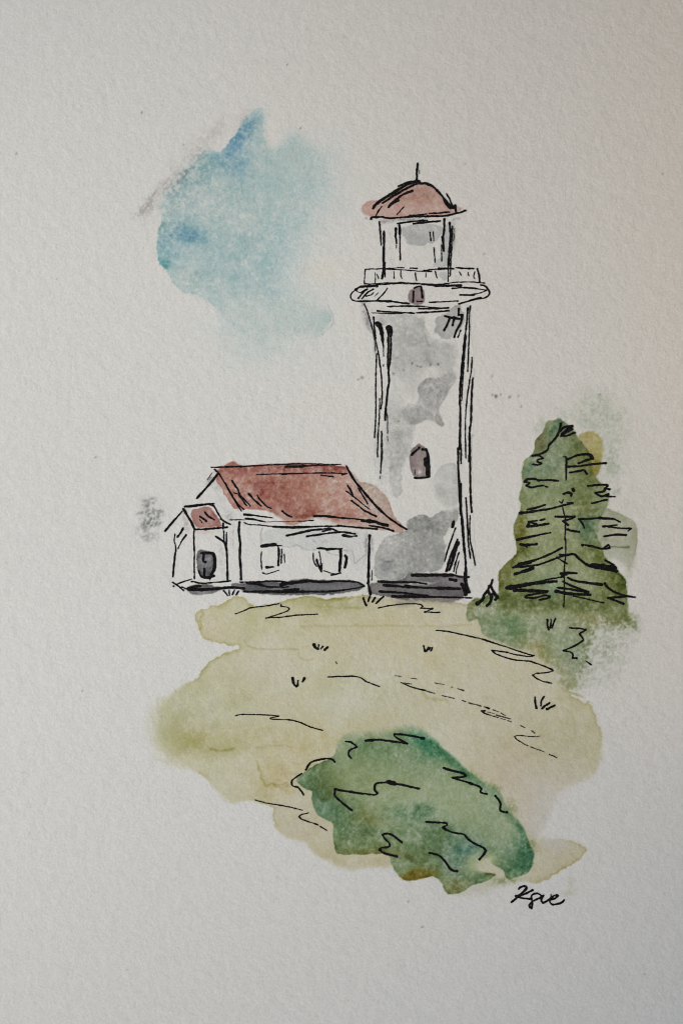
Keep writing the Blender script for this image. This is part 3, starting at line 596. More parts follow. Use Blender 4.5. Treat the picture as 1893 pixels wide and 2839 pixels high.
def stroke_geo(text, w, lift):
    """ribbons with round ends for one pen stroke; w in the local frame's units, one number or start/end"""
    first = text.split()[0]
    sc = CROP[first][2] if first in CROP else 1.0
    P = np.array([(a, b) for a, b, _ in pts(text)])
    w0, w1 = (w if isinstance(w, tuple) else (w, w))
    w0, w1 = w0 * sc * INK_W, w1 * sc * INK_W
    cuts = [0]
    for i in range(1, len(P) - 1):
        a, b = P[i] - P[i - 1], P[i + 1] - P[i]
        ca = np.dot(a, b) / (np.hypot(*a) * np.hypot(*b) + 1e-9)
        if ca < 0.35:
            cuts.append(i)
    cuts.append(len(P) - 1)
    total = sum(np.hypot(*(P[i + 1] - P[i])) for i in range(len(P) - 1)) + 1e-6
    done = 0.0
    V, F = [], []
    for c0, c1 in zip(cuts[:-1], cuts[1:]):
        C = smooth(P[c0:c1 + 1], 2.2)
        n = len(C)
        seg = np.concatenate([[0], np.cumsum(np.hypot(*(np.diff(C, axis=0).T)))])
        t = (done + seg) / total
        done += seg[-1]
        T = np.gradient(C, axis=0)
        T /= np.hypot(T[:, 0], T[:, 1])[:, None] + 1e-9
        N = np.stack([-T[:, 1], T[:, 0]], -1)
        sm = lambda a: np.convolve(np.pad(a, 3, mode='edge'), [.06, .12, .2, .24, .2, .12, .06], 'valid')
        hw = 0.5 * (w0 + (w1 - w0) * t)
        hw = hw * (1 + 0.35 * sm(RS.randn(n)) * 0.6)
        jit = 0.55
        l = np.maximum(hw + jit * sm(RS.randn(n)) * 1.3 + 0.35 * RS.randn(n), 0.8)
        r = np.maximum(hw + jit * sm(RS.randn(n)) * 1.3 + 0.35 * RS.randn(n), 0.8)
        A, B = C + N * l[:, None], C - N * r[:, None]
        STROKE_N[0] += 1
        lf = lift + (STROKE_N[0] % 90) * 1.5e-7
        k0 = len(V)
        for a, b in zip(A, B):
            V.append((a[0], a[1], lf))
            V.append((b[0], b[1], lf))
        for i in range(n - 1):
            F.append((k0 + 2 * i, k0 + 2 * i + 1, k0 + 2 * i + 3, k0 + 2 * i + 2))
        for end, sgn in ((0, -1), (n - 1, 1)):
            c, rad = C[end], 0.5 * (l[end] + r[end])
            base = math.atan2(N[end][1], N[end][0])
            k1 = len(V)
            m = 5
            for q in range(1, m):
                an = base - sgn * math.pi * q / m
                rr = rad * (0.85 + 0.2 * RS.rand())
                V.append((c[0] + rr * math.cos(an), c[1] + rr * math.sin(an), lf))
            ring = [k0 + 2 * end] + list(range(k1, k1 + m - 1)) + [k0 + 2 * end + 1]
            F.append(tuple(ring if sgn > 0 else ring[::-1]))
    return V, F


INK_W = 1.1
L_INK = 0.00009


def strokes_arrays(strokes):
    """[(width, text[, 'dry'])] -> arrays"""
    V, F, MI = [], [], []
    for s in strokes:
        v, f = stroke_geo(s[1], s[0], L_INK)
        k = len(V)
        V += v
        F += [tuple(k + a for a in q) for q in f]
        MI += [2 if len(s) > 2 else 1] * len(f)
    V = np.array(V)
    co = to_m(V[:, 0], V[:, 1])
    co[:, 2] += V[:, 2]
    # faces up
    out = []
    for q in F:
        p = co[list(q)]
        a = sum(p[i][0] * p[(i + 1) % len(p)][1] - p[(i + 1) % len(p)][0] * p[i][1] for i in range(len(p)))
        out.append(q if a > 0 else q[::-1])
    return co, out, MI


def piece(name, parent=None, base=(0, 0, 0), keys=(), outline=None, strokes=(), lift=0.00003, cut=0.05):
    """one painted part: its wash (or bare paper inside its outline) and the pen strokes that draw it"""
    vs, lo, sz, mi, co = [], [], [], [], []
    n = 0
    if keys or outline:
        v, l, s, c = film_arrays(region(keys, outline, cut), lift)
        vs.append(v), lo.append(l), sz.append(s), mi.append(np.zeros(len(s), int)), co.append(c)
        n = len(v)
    if strokes:
        v, f, m = strokes_arrays(strokes)
        vs.append(v)
        lo.append(np.array([a for q in f for a in q], int) + n)
        sz.append(np.array([len(q) for q in f]))
        mi.append(np.array(m))
        co.append(np.ones((len(v), 3)))
    return link(name, np.vstack(vs), np.concatenate(lo), np.concatenate(sz), [M_WASH, M_INK, M_DRY], np.concatenate(mi), np.vstack(co), parent, base)


def thing(name, label, cat, at, group=None, kind=None):
    (x, y, _), = pts(at)
    p = to_m(x, y)
    o = bpy.data.objects.new(name, None)
    o.empty_display_size = 0.005
    o.location = p
    bpy.context.scene.collection.objects.link(o)
    tag(o, label, cat, group, kind)
    return o, tuple(p)


def tag(o, label=None, cat=None, group=None, kind=None):
    for k, v in (('label', label), ('category', cat), ('group', group), ('kind', kind)):
        if v:
            o[k] = v


# ------------------------------------------------------------------ the sheet of paper, table, and unseen walls added to shape the light
def build_paper():
    S = 4
    xs = np.arange(-140, 2036, S)
    ys = np.arange(-160, 3004, S)
    X, Y = np.meshgrid(xs, ys)
    ii = np.clip((X - GX0) // G, 0, NX - 1)
    jj = np.clip((Y - GY0) // G, 0, NY - 1)
    T = TRANS[jj, ii].copy()
    T[(X < 0) | (X > 1893) | (Y < 0) | (Y > 2839)] = 1.0
    ny, nx = X.shape
    v = to_m(X.ravel(), Y.ravel())
    idx = np.arange(ny * nx).reshape(ny, nx)
    q = np.stack([idx[1:, :-1], idx[1:, 1:], idx[:-1, 1:], idx[:-1, :-1]], -1).reshape(-1, 4)
    # underside (coarse rim copy) to give the sheet its half millimetre of thickness
    rim = np.concatenate([idx[0, :-1], idx[:-1, -1], idx[-1, :0:-1], idx[:0:-1, 0]])
    low = v[rim] - np.array([0, 0, 0.0005])
    k0 = len(v)
    n = len(rim)
    side = np.stack([rim, np.roll(rim, -1), k0 + np.roll(np.arange(n), -1), k0 + np.arange(n)], -1)
    V = np.vstack([v, low])
    loops = np.concatenate([q.ravel(), side.ravel()])
    sizes = np.full(len(q) + len(side), 4)
    C = np.vstack([T.reshape(-1, 3), np.ones((n, 3))])
    o = link('watercolor_paper', V, loops, sizes, [M_PAPER], None, C)
    tag(o, 'white cold-pressed watercolour paper sheet behind the whole painted scene', 'paper')


build_paper()


def box(name, lo, hi, mat):
    import bmesh
    bm = bmesh.new()
    bmesh.ops.create_cube(bm, size=1)
    for v in bm.verts:
        v.co = Vector([(a + b) / 2 + (b - a) * c for a, b, c in zip(lo, hi, v.co)])
    bmesh.ops.bevel(bm, geom=list(bm.edges), offset=0.002, segments=2, affect='EDGES')
    me = bpy.data.meshes.new(name)
    bm.to_mesh(me)
    bm.free()
    me.materials.append(mat)
    o = bpy.data.objects.new(name, me)
    bpy.context.scene.collection.objects.link(o)
    return o


t = box('ground', (-0.9, -0.7, -0.042), (0.6, 0.6, TABLE_Z), M_WOOD)  # the wooden tabletop the sheet lies on, out of view
tag(t, kind='structure')
w = box('wall', BOUNCE_LO, BOUNCE_HI, M_BOUNCE)  # unseen wall added to warm and dim the right side of the sheet
tag(w, kind='structure')


def sun_gobo():
    """unseen wall with an opening, added to pool the sunlight on the sheet"""
    import bmesh
    bm = bmesh.new()
    x0, x1 = GOBO_X - 0.06, GOBO_X
    for (ya, yb, za, zb) in [(-1.2, 1.2, -0.04, GOBO_Z - GOBO_HZ), (-1.2, 1.2, GOBO_Z + GOBO_HZ, 1.3),
                             (-1.2, GOBO_Y - GOBO_HY, GOBO_Z - GOBO_HZ, GOBO_Z + GOBO_HZ), (GOBO_Y + GOBO_HY, 1.2, GOBO_Z - GOBO_HZ, GOBO_Z + GOBO_HZ)]:
        r = bmesh.ops.create_cube(bm, size=1)
        for v in r['verts']:
            v.co = Vector(((x0 + x1) / 2 + (x1 - x0) * v.co.x, (ya + yb) / 2 + (yb - ya) * v.co.y, (za + zb) / 2 + (zb - za) * v.co.z))
    me = bpy.data.meshes.new('wall')
    bm.to_mesh(me)
    bm.free()
    me.materials.append(M_PLASTER)
    o = bpy.data.objects.new('wall', me)
    bpy.context.scene.collection.objects.link(o)
    tag(o, kind='structure')


sun_gobo()

# ------------------------------------------------------------------ painted sky, hill and grass
o = piece('sky', keys=['sky'], lift=0.00001)
tag(o, 'patch of pale blue watercolour sky left of the lighthouse', kind='structure')

gr = piece('ground', keys=['ground'], lift=0.000015, cut=0.04)
tag(gr, 'pale yellow watercolour hill below the lighthouse and cottage', kind='structure')
for s in [[(10, 'K 820,248 880,225 960,195 1060,183 1185,162')],
          [(10, 'K 1205,165 1200,183 1250,190 1272,205 1250,225 1160,258 1075,282 1200,275 1340,258 1508,250')],
          [(10, 'L 628,198 720,178 830,165 930,162 980,170 1000,185 980,200 1080,203 1015,232 1100,235 1140,235')],
          [(11, 'L 1110,385 1200,393 1350,425 1480,455 G 250,1000 400,1050 520,1090 620,1118 580,1125 480,1112 380,1088 275,1075 310,1105 400,1138 480,1155 580,1165 680,1195 760,1230 775,1243 720,1258 640,1265 608,1278 640,1305 700,1330 765,1345')],
          [(10, 'L 205,775 330,770 430,770 490,785 530,815 640,857')],
          [(10, 'K 820,1100 870,1090 1000,1090 1120,1095 1185,1102 1110,1120 1130,1128 1280,1135 1360,1155 1440,1190 1550,1222')],
          [(7, 'L 768,763 820,772', 1), (6, 'L 900,785 950,792', 1), (6, 'L 1100,825 1180,838', 1), (6, 'L 1240,858 1250,862', 1), (7, 'L 1290,872 1340,890', 1)],
          [((6, 11), 'L 905,835 840,825 815,822 880,850 960,875 1020,888'), (8, 'L 1020,890 1100,912', 1), (7, 'L 1160,930 1260,955', 1), (14, 'N 0,275 50,292', 1), (16, 'N 100,308 200,335 275,355', 1), (18, 'N 320,366 395,390'),
           (12, 'N 450,408 530,440', 1), (10, 'N 560,455 630,495', 1), (14, 'N 705,540 620,520 500,485', 1), (10, 'N 470,465 370,440', 1)],
          [((24, 10), 'N 330,425 280,425 330,460 430,495 520,520'), (8, 'N 560,535 630,555', 1), (8, 'N 660,565 720,585', 1)],
          [(11, 'N 850,635 915,672')], [(14, 'N 1010,715 1055,745')],
          [(13, 'N 1130,790 1060,800 950,792 830,782 760,795 790,835 850,875 900,905 960,935'), (11, 'N 990,945 1080,980 1190,1020'), (13, 'N 1265,1055 1330,1085 1370,1108')],
          [(9, 'K 985,1805 1080,1830 1200,1850 1320,1875 1380,1892')],
          [(11, 'I 310,897 250,912 222,930 250,955 340,985 395,1005'), (10, 'I 418,1020 475,1055')],
          [(8, 'L 270,645 285,665')]]:
    piece('contour_line', gr, strokes=s)

gs = piece('grass', keys=['grass'], lift=0.00002, cut=0.12)
tag(gs, 'grey-green watercolour grass spreading below the conifer', kind='stuff')
piece('contour_line', gs, strokes=[(14, 'G 910,890 980,895 1045,905 1000,935 1000,950 1020,975 1020,995 950,1040 860,1078 920,1090 940,1110 935,1140 970,1140')])
piece('contour_line', gs, strokes=[(12, 'G 1048,1165 1090,1195')])

# ------------------------------------------------------------------ conifer
tr, b = thing('conifer_tree', 'tall green conifer with scribbled ink branches right of the lighthouse', 'tree', 'G 865,718')
piece('crown', tr, b, keys=['crown'], lift=0.000026, cut=0.12)
TRUNK = [(18, 'F 695,675 725,690 725,780 722,915'), (10, 'F 655,1130 680,1150 695,1115'), (12, 'F 680,1165 700,1240 715,1320 715,1400 712,1520'), (10, 'G 875,160 880,200 878,300 868,400 868,600 863,718')]
piece('trunk', tr, b, strokes=TRUNK)
for s in [[(20, 'F 672,345 655,410 630,470 590,520 550,565 535,610 480,645 380,670'), (18, 'F 380,670 450,668 490,695 440,710 430,730 475,745 440,762 385,758')],
          [(24, 'F 665,415 710,380 785,370 740,400 680,450'), (20, 'F 790,400 740,425 670,470 730,465 815,435')],
          [((18, 30), 'F 730,710 800,680 860,660 960,655 995,700'), (22, 'F 960,660 990,700 930,715 850,745')],
          [(20, 'F 745,780 850,775 960,758 1130,743')], [(20, 'F 762,838 840,828 905,815 935,855')],
          [((22, 20), 'F 300,925 340,905 420,905 440,918 560,915 645,925'), (18, 'F 300,930 355,945 320,970 370,990 430,978 495,970'), (20, 'F 515,980 540,985')],
          [(20, 'F 945,975 1030,965 1130,963 1145,975 1115,1000 1165,1008'), (22, 'F 1115,1010 1100,1030 1020,1045 1080,1080 1150,1058'), (16, 'F 1080,1075 1220,1085')],
          [(18, 'F 980,1150 1140,1115')], [(24, 'F 695,1055 740,1040 780,1055 775,1075'), (24, 'F 790,1005 800,1025')],
          [((26, 20), 'F 255,1250 400,1230 560,1205 680,1175 795,1150'), (22, 'F 330,1215 420,1195 515,1165'), (18, 'F 735,1145 795,1145')],
          [((26, 18), 'F 350,1340 430,1325'), (20, 'F 460,1322 505,1312'), (22, 'F 330,1385 440,1375 545,1355'), (26, 'F 350,1340 335,1385'), (22, 'F 375,1350 420,1365')],
          [((32, 14), 'F 225,1520 350,1490 470,1465 565,1448')],
          [(20, 'F 615,1285 700,1285 810,1285 780,1305 690,1330 745,1370')], [(22, 'F 735,1415 790,1430 855,1438')],
          [((20, 16), 'F 850,1310 950,1308 1080,1298 1200,1310 1270,1340'), (26, 'F 1060,1298 1130,1305 1200,1308'), (16, 'F 855,1310 890,1355 910,1400')],
          [(18, 'F 1095,1385 1240,1370'), (18, 'F 1140,1385 1250,1400 1385,1405 1350,1430')], [(22, 'F 1105,1485 1220,1468 1330,1470')],
          [(20, 'G 505,205 560,210 640,203'), (16, 'G 545,215 560,227')], [(18, 'G 1015,210 1022,210'), (18, 'G 1040,210 1110,225 1180,243 1240,235'), (16, 'G 1190,238 1230,208 1242,222')],
          [((16, 20), 'G 850,232 760,280 640,330 540,355 445,395'), (16, 'G 445,395 560,385 680,365 800,320 890,290 940,285'), (26, 'G 500,365 590,352')],
          [((18, 24), 'G 830,290 880,295 945,285 990,325 1070,380 1160,400 1300,425'), (34, 'G 1095,375 1200,387 1285,400'), (16, 'G 1205,335 1240,355 1270,375')],
          [((22, 30), 'G 460,450 540,425 610,400')], [(12, 'G 805,310 850,340 890,365')],
          [((34, 20), 'G 395,562 500,545 620,525 805,508'), (12, 'G 460,560 560,535 700,500 860,470'), ((30, 20), 'G 460,580 580,585 730,590')],
          [(20, 'G 840,445 900,440 970,442'), (14, 'G 840,440 850,462 890,452')],
          [(16, 'G 725,600 640,610 560,625 550,640 620,645 700,625 750,630 740,645 665,660')],
          [((14, 22), 'G 895,480 960,505 1060,520 1175,535')], [(16, 'G 855,510 940,550 1065,595'), (18, 'G 810,560 900,570 1065,600')],
          [((26, 18), 'G 800,590 900,610 1080,620')], [(12, 'G 945,630 1060,655 1190,685')],
          [(16, 'G 1200,525 1230,565 1290,600 1360,625 1450,640')], [(18, 'G 1225,645 1290,640 1380,632'), (16, 'G 1225,645 1290,668 1355,692')]]:
    piece('branch', tr, b, strokes=s)

sp, b = thing('sapling', 'tiny black ink sapling between the tower base and the conifer', 'sapling', 'G 232,710')
piece('stem', sp, b, strokes=[(16, 'G 278,495 266,540 250,560 235,590'), (18, 'G 250,548 265,545 285,590 320,640')])
piece('branch', sp, b, strokes=[((20, 28), 'G 240,590 210,620 200,655 155,692')])
piece('branch', sp, b, strokes=[(22, 'G 250,605 270,630 260,680 232,710')])
piece('branch', sp, b, strokes=[(22, 'G 285,605 322,640 300,658')])

# ------------------------------------------------------------------ bush
bu, b = thing('bush', 'large rounded green bush in front of the yellow hill', 'bush', 'J 300,1500')
piece('foliage', bu, b, keys=['bush'], lift=0.000022, cut=0.2)
for s in [[(17, 'I 645,248 690,255 735,285 745,300 700,318 675,340 675,370 698,402')],
          [(17, 'I 825,240 900,232 1000,238 1120,255 1205,268 1150,240 1090,200 1085,182 1150,185 1250,198 1355,220'), (24, 'I 835,240 905,236'), (26, 'I 1330,217 1352,220')],
          [(17, 'I 285,505 310,465 340,435 410,415 470,403 520,408 548,435')], [(15, 'I 248,540 180,585 158,610 165,650 215,665 245,700 265,733')],
          [(18, 'I 705,875 640,825 570,765 545,730 550,680 620,695 750,715 900,732 935,718 910,690 910,650 935,625 1020,622 1080,628 1150,640 1315,678'), (34, 'I 1030,615 1100,632')],
          [(18, 'I 1155,1165 1100,1120 1050,1090 1000,1085 980,1095 1000,1130 1040,1170 1045,1200 1020,1210 975,1212 955,1230 980,1255 1040,1275 1110,1292')],
          [((18, 14), 'J 270,452 350,475 440,500 450,515 420,528 340,530 400,550 480,575 560,605 585,625 575,650 590,662 630,670')],
          [(16, 'J 700,685 730,720 745,760 740,800 755,815 798,823')],
          [(17, 'J 122,902 200,908 285,912 300,930 265,950 290,970 360,995 440,1008 465,1040 520,1080 600,1120 622,1145 600,1180 570,1218')],
          [(18, 'J 150,1163 220,1180 270,1220 320,1290 350,1312 380,1316')]]:
    piece('leaf_outline', bu, b, strokes=s)

# ------------------------------------------------------------------ lighthouse
lh, b = thing('lighthouse', 'tall grey and white lighthouse with pink dome behind the cottage', 'lighthouse', 'C 700,1560')
TOWER = ("B 225,145 330,150 330,200 1040,190 1060,150 1245,160 1240,400 1265,650 1270,850 1255,1300 1250,1636 C 1255,400 1262,750 1285,1250 1215,1330 1190,1400 320,1412 325,1240 360,1090 430,985 640,925 "
         "540,840 480,640 400,520 320,480 320,0 B 320,1400 330,900 335,560 240,260")
piece('tower', lh, b, keys=['tower'], outline=TOWER, lift=0.000030, cut=0.1, strokes=[
    (14, 'B 455,170 600,165 800,168'), (16, 'B 750,190 900,188 1030,182'), (8, 'B 800,170 950,180'), (14, 'B 360,210 500,222 620,228 710,232'), (10, 'B 305,230 450,235 600,236'), (16, 'B 730,228 860,222 1035,210'),
    (12, 'B 235,145 265,210 290,300 320,400 345,500 370,620 390,760 402,900 403,1060 392,1135'), (14, 'B 325,270 332,370 345,470'), (7, 'B 320,420 335,500 342,590', 1),
    (12, 'B 355,610 345,800 345,1000 345,1200 333,1410'), (10, 'B 382,1040 378,1200 368,1380 360,1590'), (14, 'B 400,1350 402,1500 400,1636'),
    ((50, 36), 'B 360,328 385,360 402,420'), ((34, 12), 'B 402,420 410,500 418,560'), (8, 'B 418,560 418,640'), (8, 'B 418,715 418,735'),
    ((54, 44), 'B 468,372 478,400 480,440'), (14, 'B 460,440 460,600 458,760'), (14, 'B 488,420 488,560 480,700'), (9, 'B 473,440 472,600 468,700', 1), ((18, 18), 'B 478,700 465,780 470,880 460,940 450,1040 440,1120 432,1245'), (8, 'B 440,1150 455,1220 455,1300'), (7, 'B 453,1315 457,1370', 1), (8, 'B 455,1395 456,1405', 1), (8, 'B 457,1420 459,1440', 1),
    (12, 'B 1238,165 1228,250 1228,380 1220,560 1212,780'), (16, 'B 1215,185 1205,300 1190,450'), (22, 'B 1190,440 1180,560 1168,680'), (22, 'B 1165,690 1150,850 1142,960'), (18, 'B 1142,960 1138,1090'), (10, 'B 1178,700 1165,900 1155,1060'),
    (20, 'B 1140,1090 1142,1200 1140,1350 1138,1490'), (11, 'B 1252,650 1248,760 1230,880 1200,1080 1190,1300 1190,1500 1195,1600'), (16, 'B 1260,845 1250,1000 1245,1150 1240,1300'), (20, 'B 1232,1310 1230,1450 1225,1636'),
    (14, 'B 1125,1505 1122,1636'), (14, 'B 1148,1480 1150,1636'),
    (20, 'B 1130,190 1125,250 1160,250 1150,320 1110,390'), (20, 'B 995,260 1060,275 1135,285'), (20, 'B 1045,270 1020,340 990,395'), (22, 'B 1085,270 1070,345'), (18, 'B 1115,370 1085,460'), (12, 'B 1145,395 1120,460'),
    (10, 'C 365,0 362,120 360,225'), (12, 'C 402,0 398,200 390,380'), (8, 'C 388,410 387,432', 1), (8, 'C 453,30 458,70', 1),
    (20, 'C 1138,0 1138,150'), (18, 'C 1122,145 1122,300 1130,450 1135,600 1145,760'), (12, 'C 1148,150 1148,290'), (16, 'C 1148,480 1150,700 1160,860'), (22, 'C 1150,740 1165,900 1175,1050'), (20, 'C 1175,1050 1190,1200 1195,1330'), (10, 'C 1190,30 1192,140'), (6, 'C 1195,140 1196,240', 1),
    (18, 'C 1228,0 1235,200 1235,400 1240,600 1250,750'), (14, 'C 1195,615 1205,740 1210,900 1220,1050 1240,1190'), (12, 'C 1235,780 1230,920 1240,1040 1262,1150 1283,1250'), (10, 'C 1200,760 1222,960'),
    (30, 'C 1080,840 1068,890'), (14, 'C 1098,900 1060,1000 1020,1120 995,1215'), ((10, 28), 'C 1115,1010 1080,1090 1040,1200 1012,1305'), (26, 'C 1120,1040 1090,1130 1060,1240'), (14, 'C 1130,1130 1100,1220 1080,1310'), (10, 'C 1130,1210 1110,1280 1100,1330'), (20, 'C 1075,1200 1040,1300')])
piece('plinth', lh, b, keys=['plinth'], lift=0.000036, cut=0.1, strokes=[
    (28, 'C 690,1345 850,1345 1070,1345'), ((26, 14), 'C 370,1405 500,1412 700,1412 825,1428'), ((26, 18), 'C 420,1440 560,1450 700,1460 930,1468'), (28, 'C 920,1468 1140,1472'), (18, 'C 620,1440 720,1458'),
    ((24, 16), 'C 380,1500 560,1510 840,1538'), ((26, 14), 'C 500,1545 800,1550 1100,1555 1250,1562'), (34, 'C 1190,1320 1190,1400'), (36, 'C 1155,1430 1205,1470 1190,1530'), (18, 'C 1060,1340 1140,1360 1220,1362'), (26, 'C 1045,1385 1100,1395'), (24, 'C 1195,1420 1225,1505'), (24, 'C 1165,1440 1185,1500')])
piece('window', lh, b, keys=['window'], lift=0.000040, cut=0.2, strokes=[
    (22, 'C 685,205 755,140'), (22, 'C 785,158 820,155 835,200 845,300 848,410'), (34, 'C 815,250 820,305'), (20, 'C 825,300 825,400'), (20, 'C 710,425 780,425 850,418'), (10, 'C 712,350 714,395')])
piece('gallery', lh, b, outline="A 200,1275 430,1250 760,1248 1100,1235 1340,1240 1390,1275 1420,1330 1410,1365 1300,1395 1130,1440 660,1440 450,1420 150,1412 105,1380 120,1330", lift=0.000034, strokes=[
    (12, 'A 150,1300 200,1275 280,1265 430,1255 520,1248 760,1250 960,1255 1100,1235 1260,1232 1370,1243'), (12, 'A 165,1300 125,1330 108,1360 112,1390 140,1408 200,1415 330,1412 480,1415'), (18, 'A 160,1308 200,1280 300,1275'), (18, 'A 260,1270 360,1272'),
    (16, 'A 200,1415 350,1412 495,1412'), (16, 'A 380,1415 500,1420 660,1438'), (14, 'A 1335,1260 1380,1270 1415,1320 1415,1350 1380,1380 1300,1392 1240,1408 1130,1438'), (12, 'A 1065,1293 1180,1285 1300,1295 1390,1310'), (16, 'A 1180,1285 1310,1295'),
    (12, 'A 1390,1312 1330,1335 1240,1355'), (16, 'A 1140,1355 1275,1357'), (14, 'A 850,1425 1000,1418 1120,1412'), (22, 'A 910,1270 1000,1268 1150,1265'), (18, 'A 780,1252 900,1262'), (20, 'A 1240,1403 1340,1380'),
    (8, 'A 160,1318 200,1330 250,1300'), (14, 'A 180,1385 230,1330 265,1300'), (14, 'A 215,1390 270,1330 320,1300'), (12, 'A 250,1365 300,1355 325,1330'), (10, 'A 335,1368 368,1335'), (12, 'A 360,1400 410,1350 455,1293'), (12, 'A 210,1340 245,1305')])
piece('door', lh, b, keys=['gallery_door'], lift=0.000040, cut=0.2, strokes=[(14, 'A 705,1290 745,1275 775,1270'), (20, 'A 775,1275 778,1320 785,1380'), (18, 'A 700,1320 697,1420'), (16, 'A 735,1418 785,1416')])
rl = piece('railing', lh, b, outline="A 243,1108 610,1095 870,1120 1270,1100 1308,1102 1328,1235 760,1248 237,1252", lift=0.000036, strokes=[
    (10, 'A 243,1112 330,1108 440,1105 610,1095'), (10, 'A 420,1110 600,1118 760,1130 870,1132'), (12, 'A 670,1102 735,1103'), (12, 'A 800,1125 900,1112 1080,1108'), (14, 'A 940,1102 1060,1105'), (14, 'A 1100,1095 1180,1103 1270,1104'),
    (10, 'A 240,1252 330,1250 460,1240'), (10, 'A 460,1245 600,1238 760,1248')])
for s in [(10, 'A 243,1112 240,1180 235,1245'), (8, 'A 338,1145 342,1200 336,1245'), (10, 'A 357,1160 370,1200'), (10, 'A 515,1130 518,1200'), (10, 'A 582,1125 580,1165 592,1200'), (9, 'A 718,1145 722,1185 732,1220'), (8, 'A 818,1145 820,1185'), (12, 'A 905,1130 925,1195'),
          (10, 'A 1048,1120 1048,1175 1030,1180'), (8, 'A 1135,1135 1150,1168'), (8, 'A 1218,1140 1218,1160 1226,1172'), (8, 'A 1280,1135 1270,1175 1278,1200'), (14, 'A 1303,1105 1320,1170 1325,1230')]:
    piece('baluster', rl, b, strokes=[s])
piece('lantern_room', lh, b, keys=['lantern'], outline="A 370,640 1000,625 1090,690 1060,1000 1050,1105 870,1115 620,1100 405,1108 400,900", lift=0.000034, cut=0.1, strokes=[
    (14, 'A 378,660 385,740 398,885'), (20, 'A 422,750 420,900 418,1100 405,1200'), (12, 'A 430,1050 432,1185'), (24, 'A 535,725 532,800'), (14, 'A 533,800 540,870'), (8, 'A 538,885 538,910', 1), (26, 'A 568,692 572,780'), (12, 'A 572,790 575,1025'), (16, 'A 550,678 640,665 760,652 830,648'), (18, 'A 700,680 800,668 955,655'),
    (18, 'A 992,635 990,740 980,820 988,940'), (10, 'A 968,800 970,840'), (10, 'A 965,880 968,1035'), (12, 'A 855,760 865,840'), (10, 'A 888,755 892,845'), (12, 'A 893,905 905,1045'), (20, 'A 1042,670 1050,800 1040,950 1030,1080'), (12, 'A 1068,700 1065,830 1055,1000 1048,1165'), (10, 'A 1030,1080 1028,1225'),
    (6, 'A 1080,770 1088,800 1075,840', 1), (5, 'A 1062,700 1085,740', 1)])
piece('dome', lh, b, keys=['dome'], outline="A 320,535 620,315 760,285 880,325 1000,440 1100,545 1195,553 1000,605 650,620 300,630", lift=0.000038, cut=0.2, strokes=[
    (26, 'A 320,535 345,500 400,455 520,380 620,320 700,285 755,278'), (20, 'A 410,485 500,425 600,365 700,315 760,290'), (18, 'A 560,325 640,290 700,278 755,272'), (20, 'A 470,510 520,465 600,405 690,368'), (22, 'A 465,525 500,490 555,458'),
    (12, 'A 345,605 370,560 403,515'), (10, 'A 545,595 580,555 612,520'), (20, 'A 760,300 820,298 880,325 940,380 990,440 1030,490 1075,530'), (22, 'A 985,440 1010,490 1050,535'), (14, 'A 1010,390 1040,440 1065,500 1100,545'), (18, 'A 1095,505 1105,575'),
    (18, 'A 300,635 310,620 400,618 500,628 650,615 800,612 900,608 1000,605 1080,588 1150,570 1195,553'), (12, 'A 665,598 740,598 825,588'), (14, 'A 850,582 950,578 1040,568')])
piece('spire', lh, b, strokes=[(18, 'A 742,105 738,150 733,190 732,258'), (6, 'A 755,170 758,205', 1)])

# ------------------------------------------------------------------ cottage
ct, b = thing('cottage', 'low white cottage with long red roof against the lighthouse tower', 'house', 'E 200,1600')
piece('wall', ct, b, keys=['wall'], outline="D 470,500 640,260 700,450 850,660 940,760 940,800 1568,825 E 650,860 1280,920 1010,960 1000,1500 930,1520 870,1500 0,1500 D 890,1420 750,1420 770,800 690,740 600,580 430,560", lift=0.000028, cut=0.1, strokes=[
    (24, 'D 640,250 580,330 500,420 415,515'), (24, 'D 878,775 870,880 885,1000 880,1150 890,1250 895,1395'), ((22, 26), 'E 1005,970 1000,1150 995,1350 990,1520'), ((26, 28), 'E 990,1520 1005,1580 1015,1640'), (10, 'E 1035,1370 1030,1480', 1),
    ((26, 18), 'E 60,970 200,940 330,910 480,895 560,890 640,915'), (20, 'E 290,980 450,955 600,935 720,930 840,950'), (34, 'E 700,968 740,975 800,985'), (14, 'E 800,978 860,975'), (18, 'E 470,922 560,900'), (12, 'D 770,750 850,748 940,750'), (8, 'D 580,240 530,310', 1)])
piece('foundation', ct, b, keys=['foundation'], lift=0.000036, cut=0.1, strokes=[
    ((14, 20), 'D 885,1425 1050,1425 1250,1415 1400,1430 1568,1435'), ((30, 10), 'D 960,1435 1100,1455 1200,1480 1410,1478'), (26, 'D 1000,1442 1100,1432'), ((22, 30), 'D 925,1530 1200,1530 1568,1530'), (22, 'D 1365,1515 1520,1502'),
    ((34, 16), 'E 0,1530 130,1510 300,1490 500,1500 620,1490 850,1500 950,1545'), (28, 'E 240,1490 450,1500'), (20, 'E 30,1592 200,1582'), ((28, 16), 'E 0,1620 250,1610 520,1610 720,1590 850,1570 950,1548'), (14, 'E 0,1565 80,1558'),
    (26, 'D 320,1490 400,1475 455,1470'), ((40, 22), 'D 320,1502 450,1510 600,1500 780,1485 930,1495'), (26, 'D 800,1480 850,1490')])
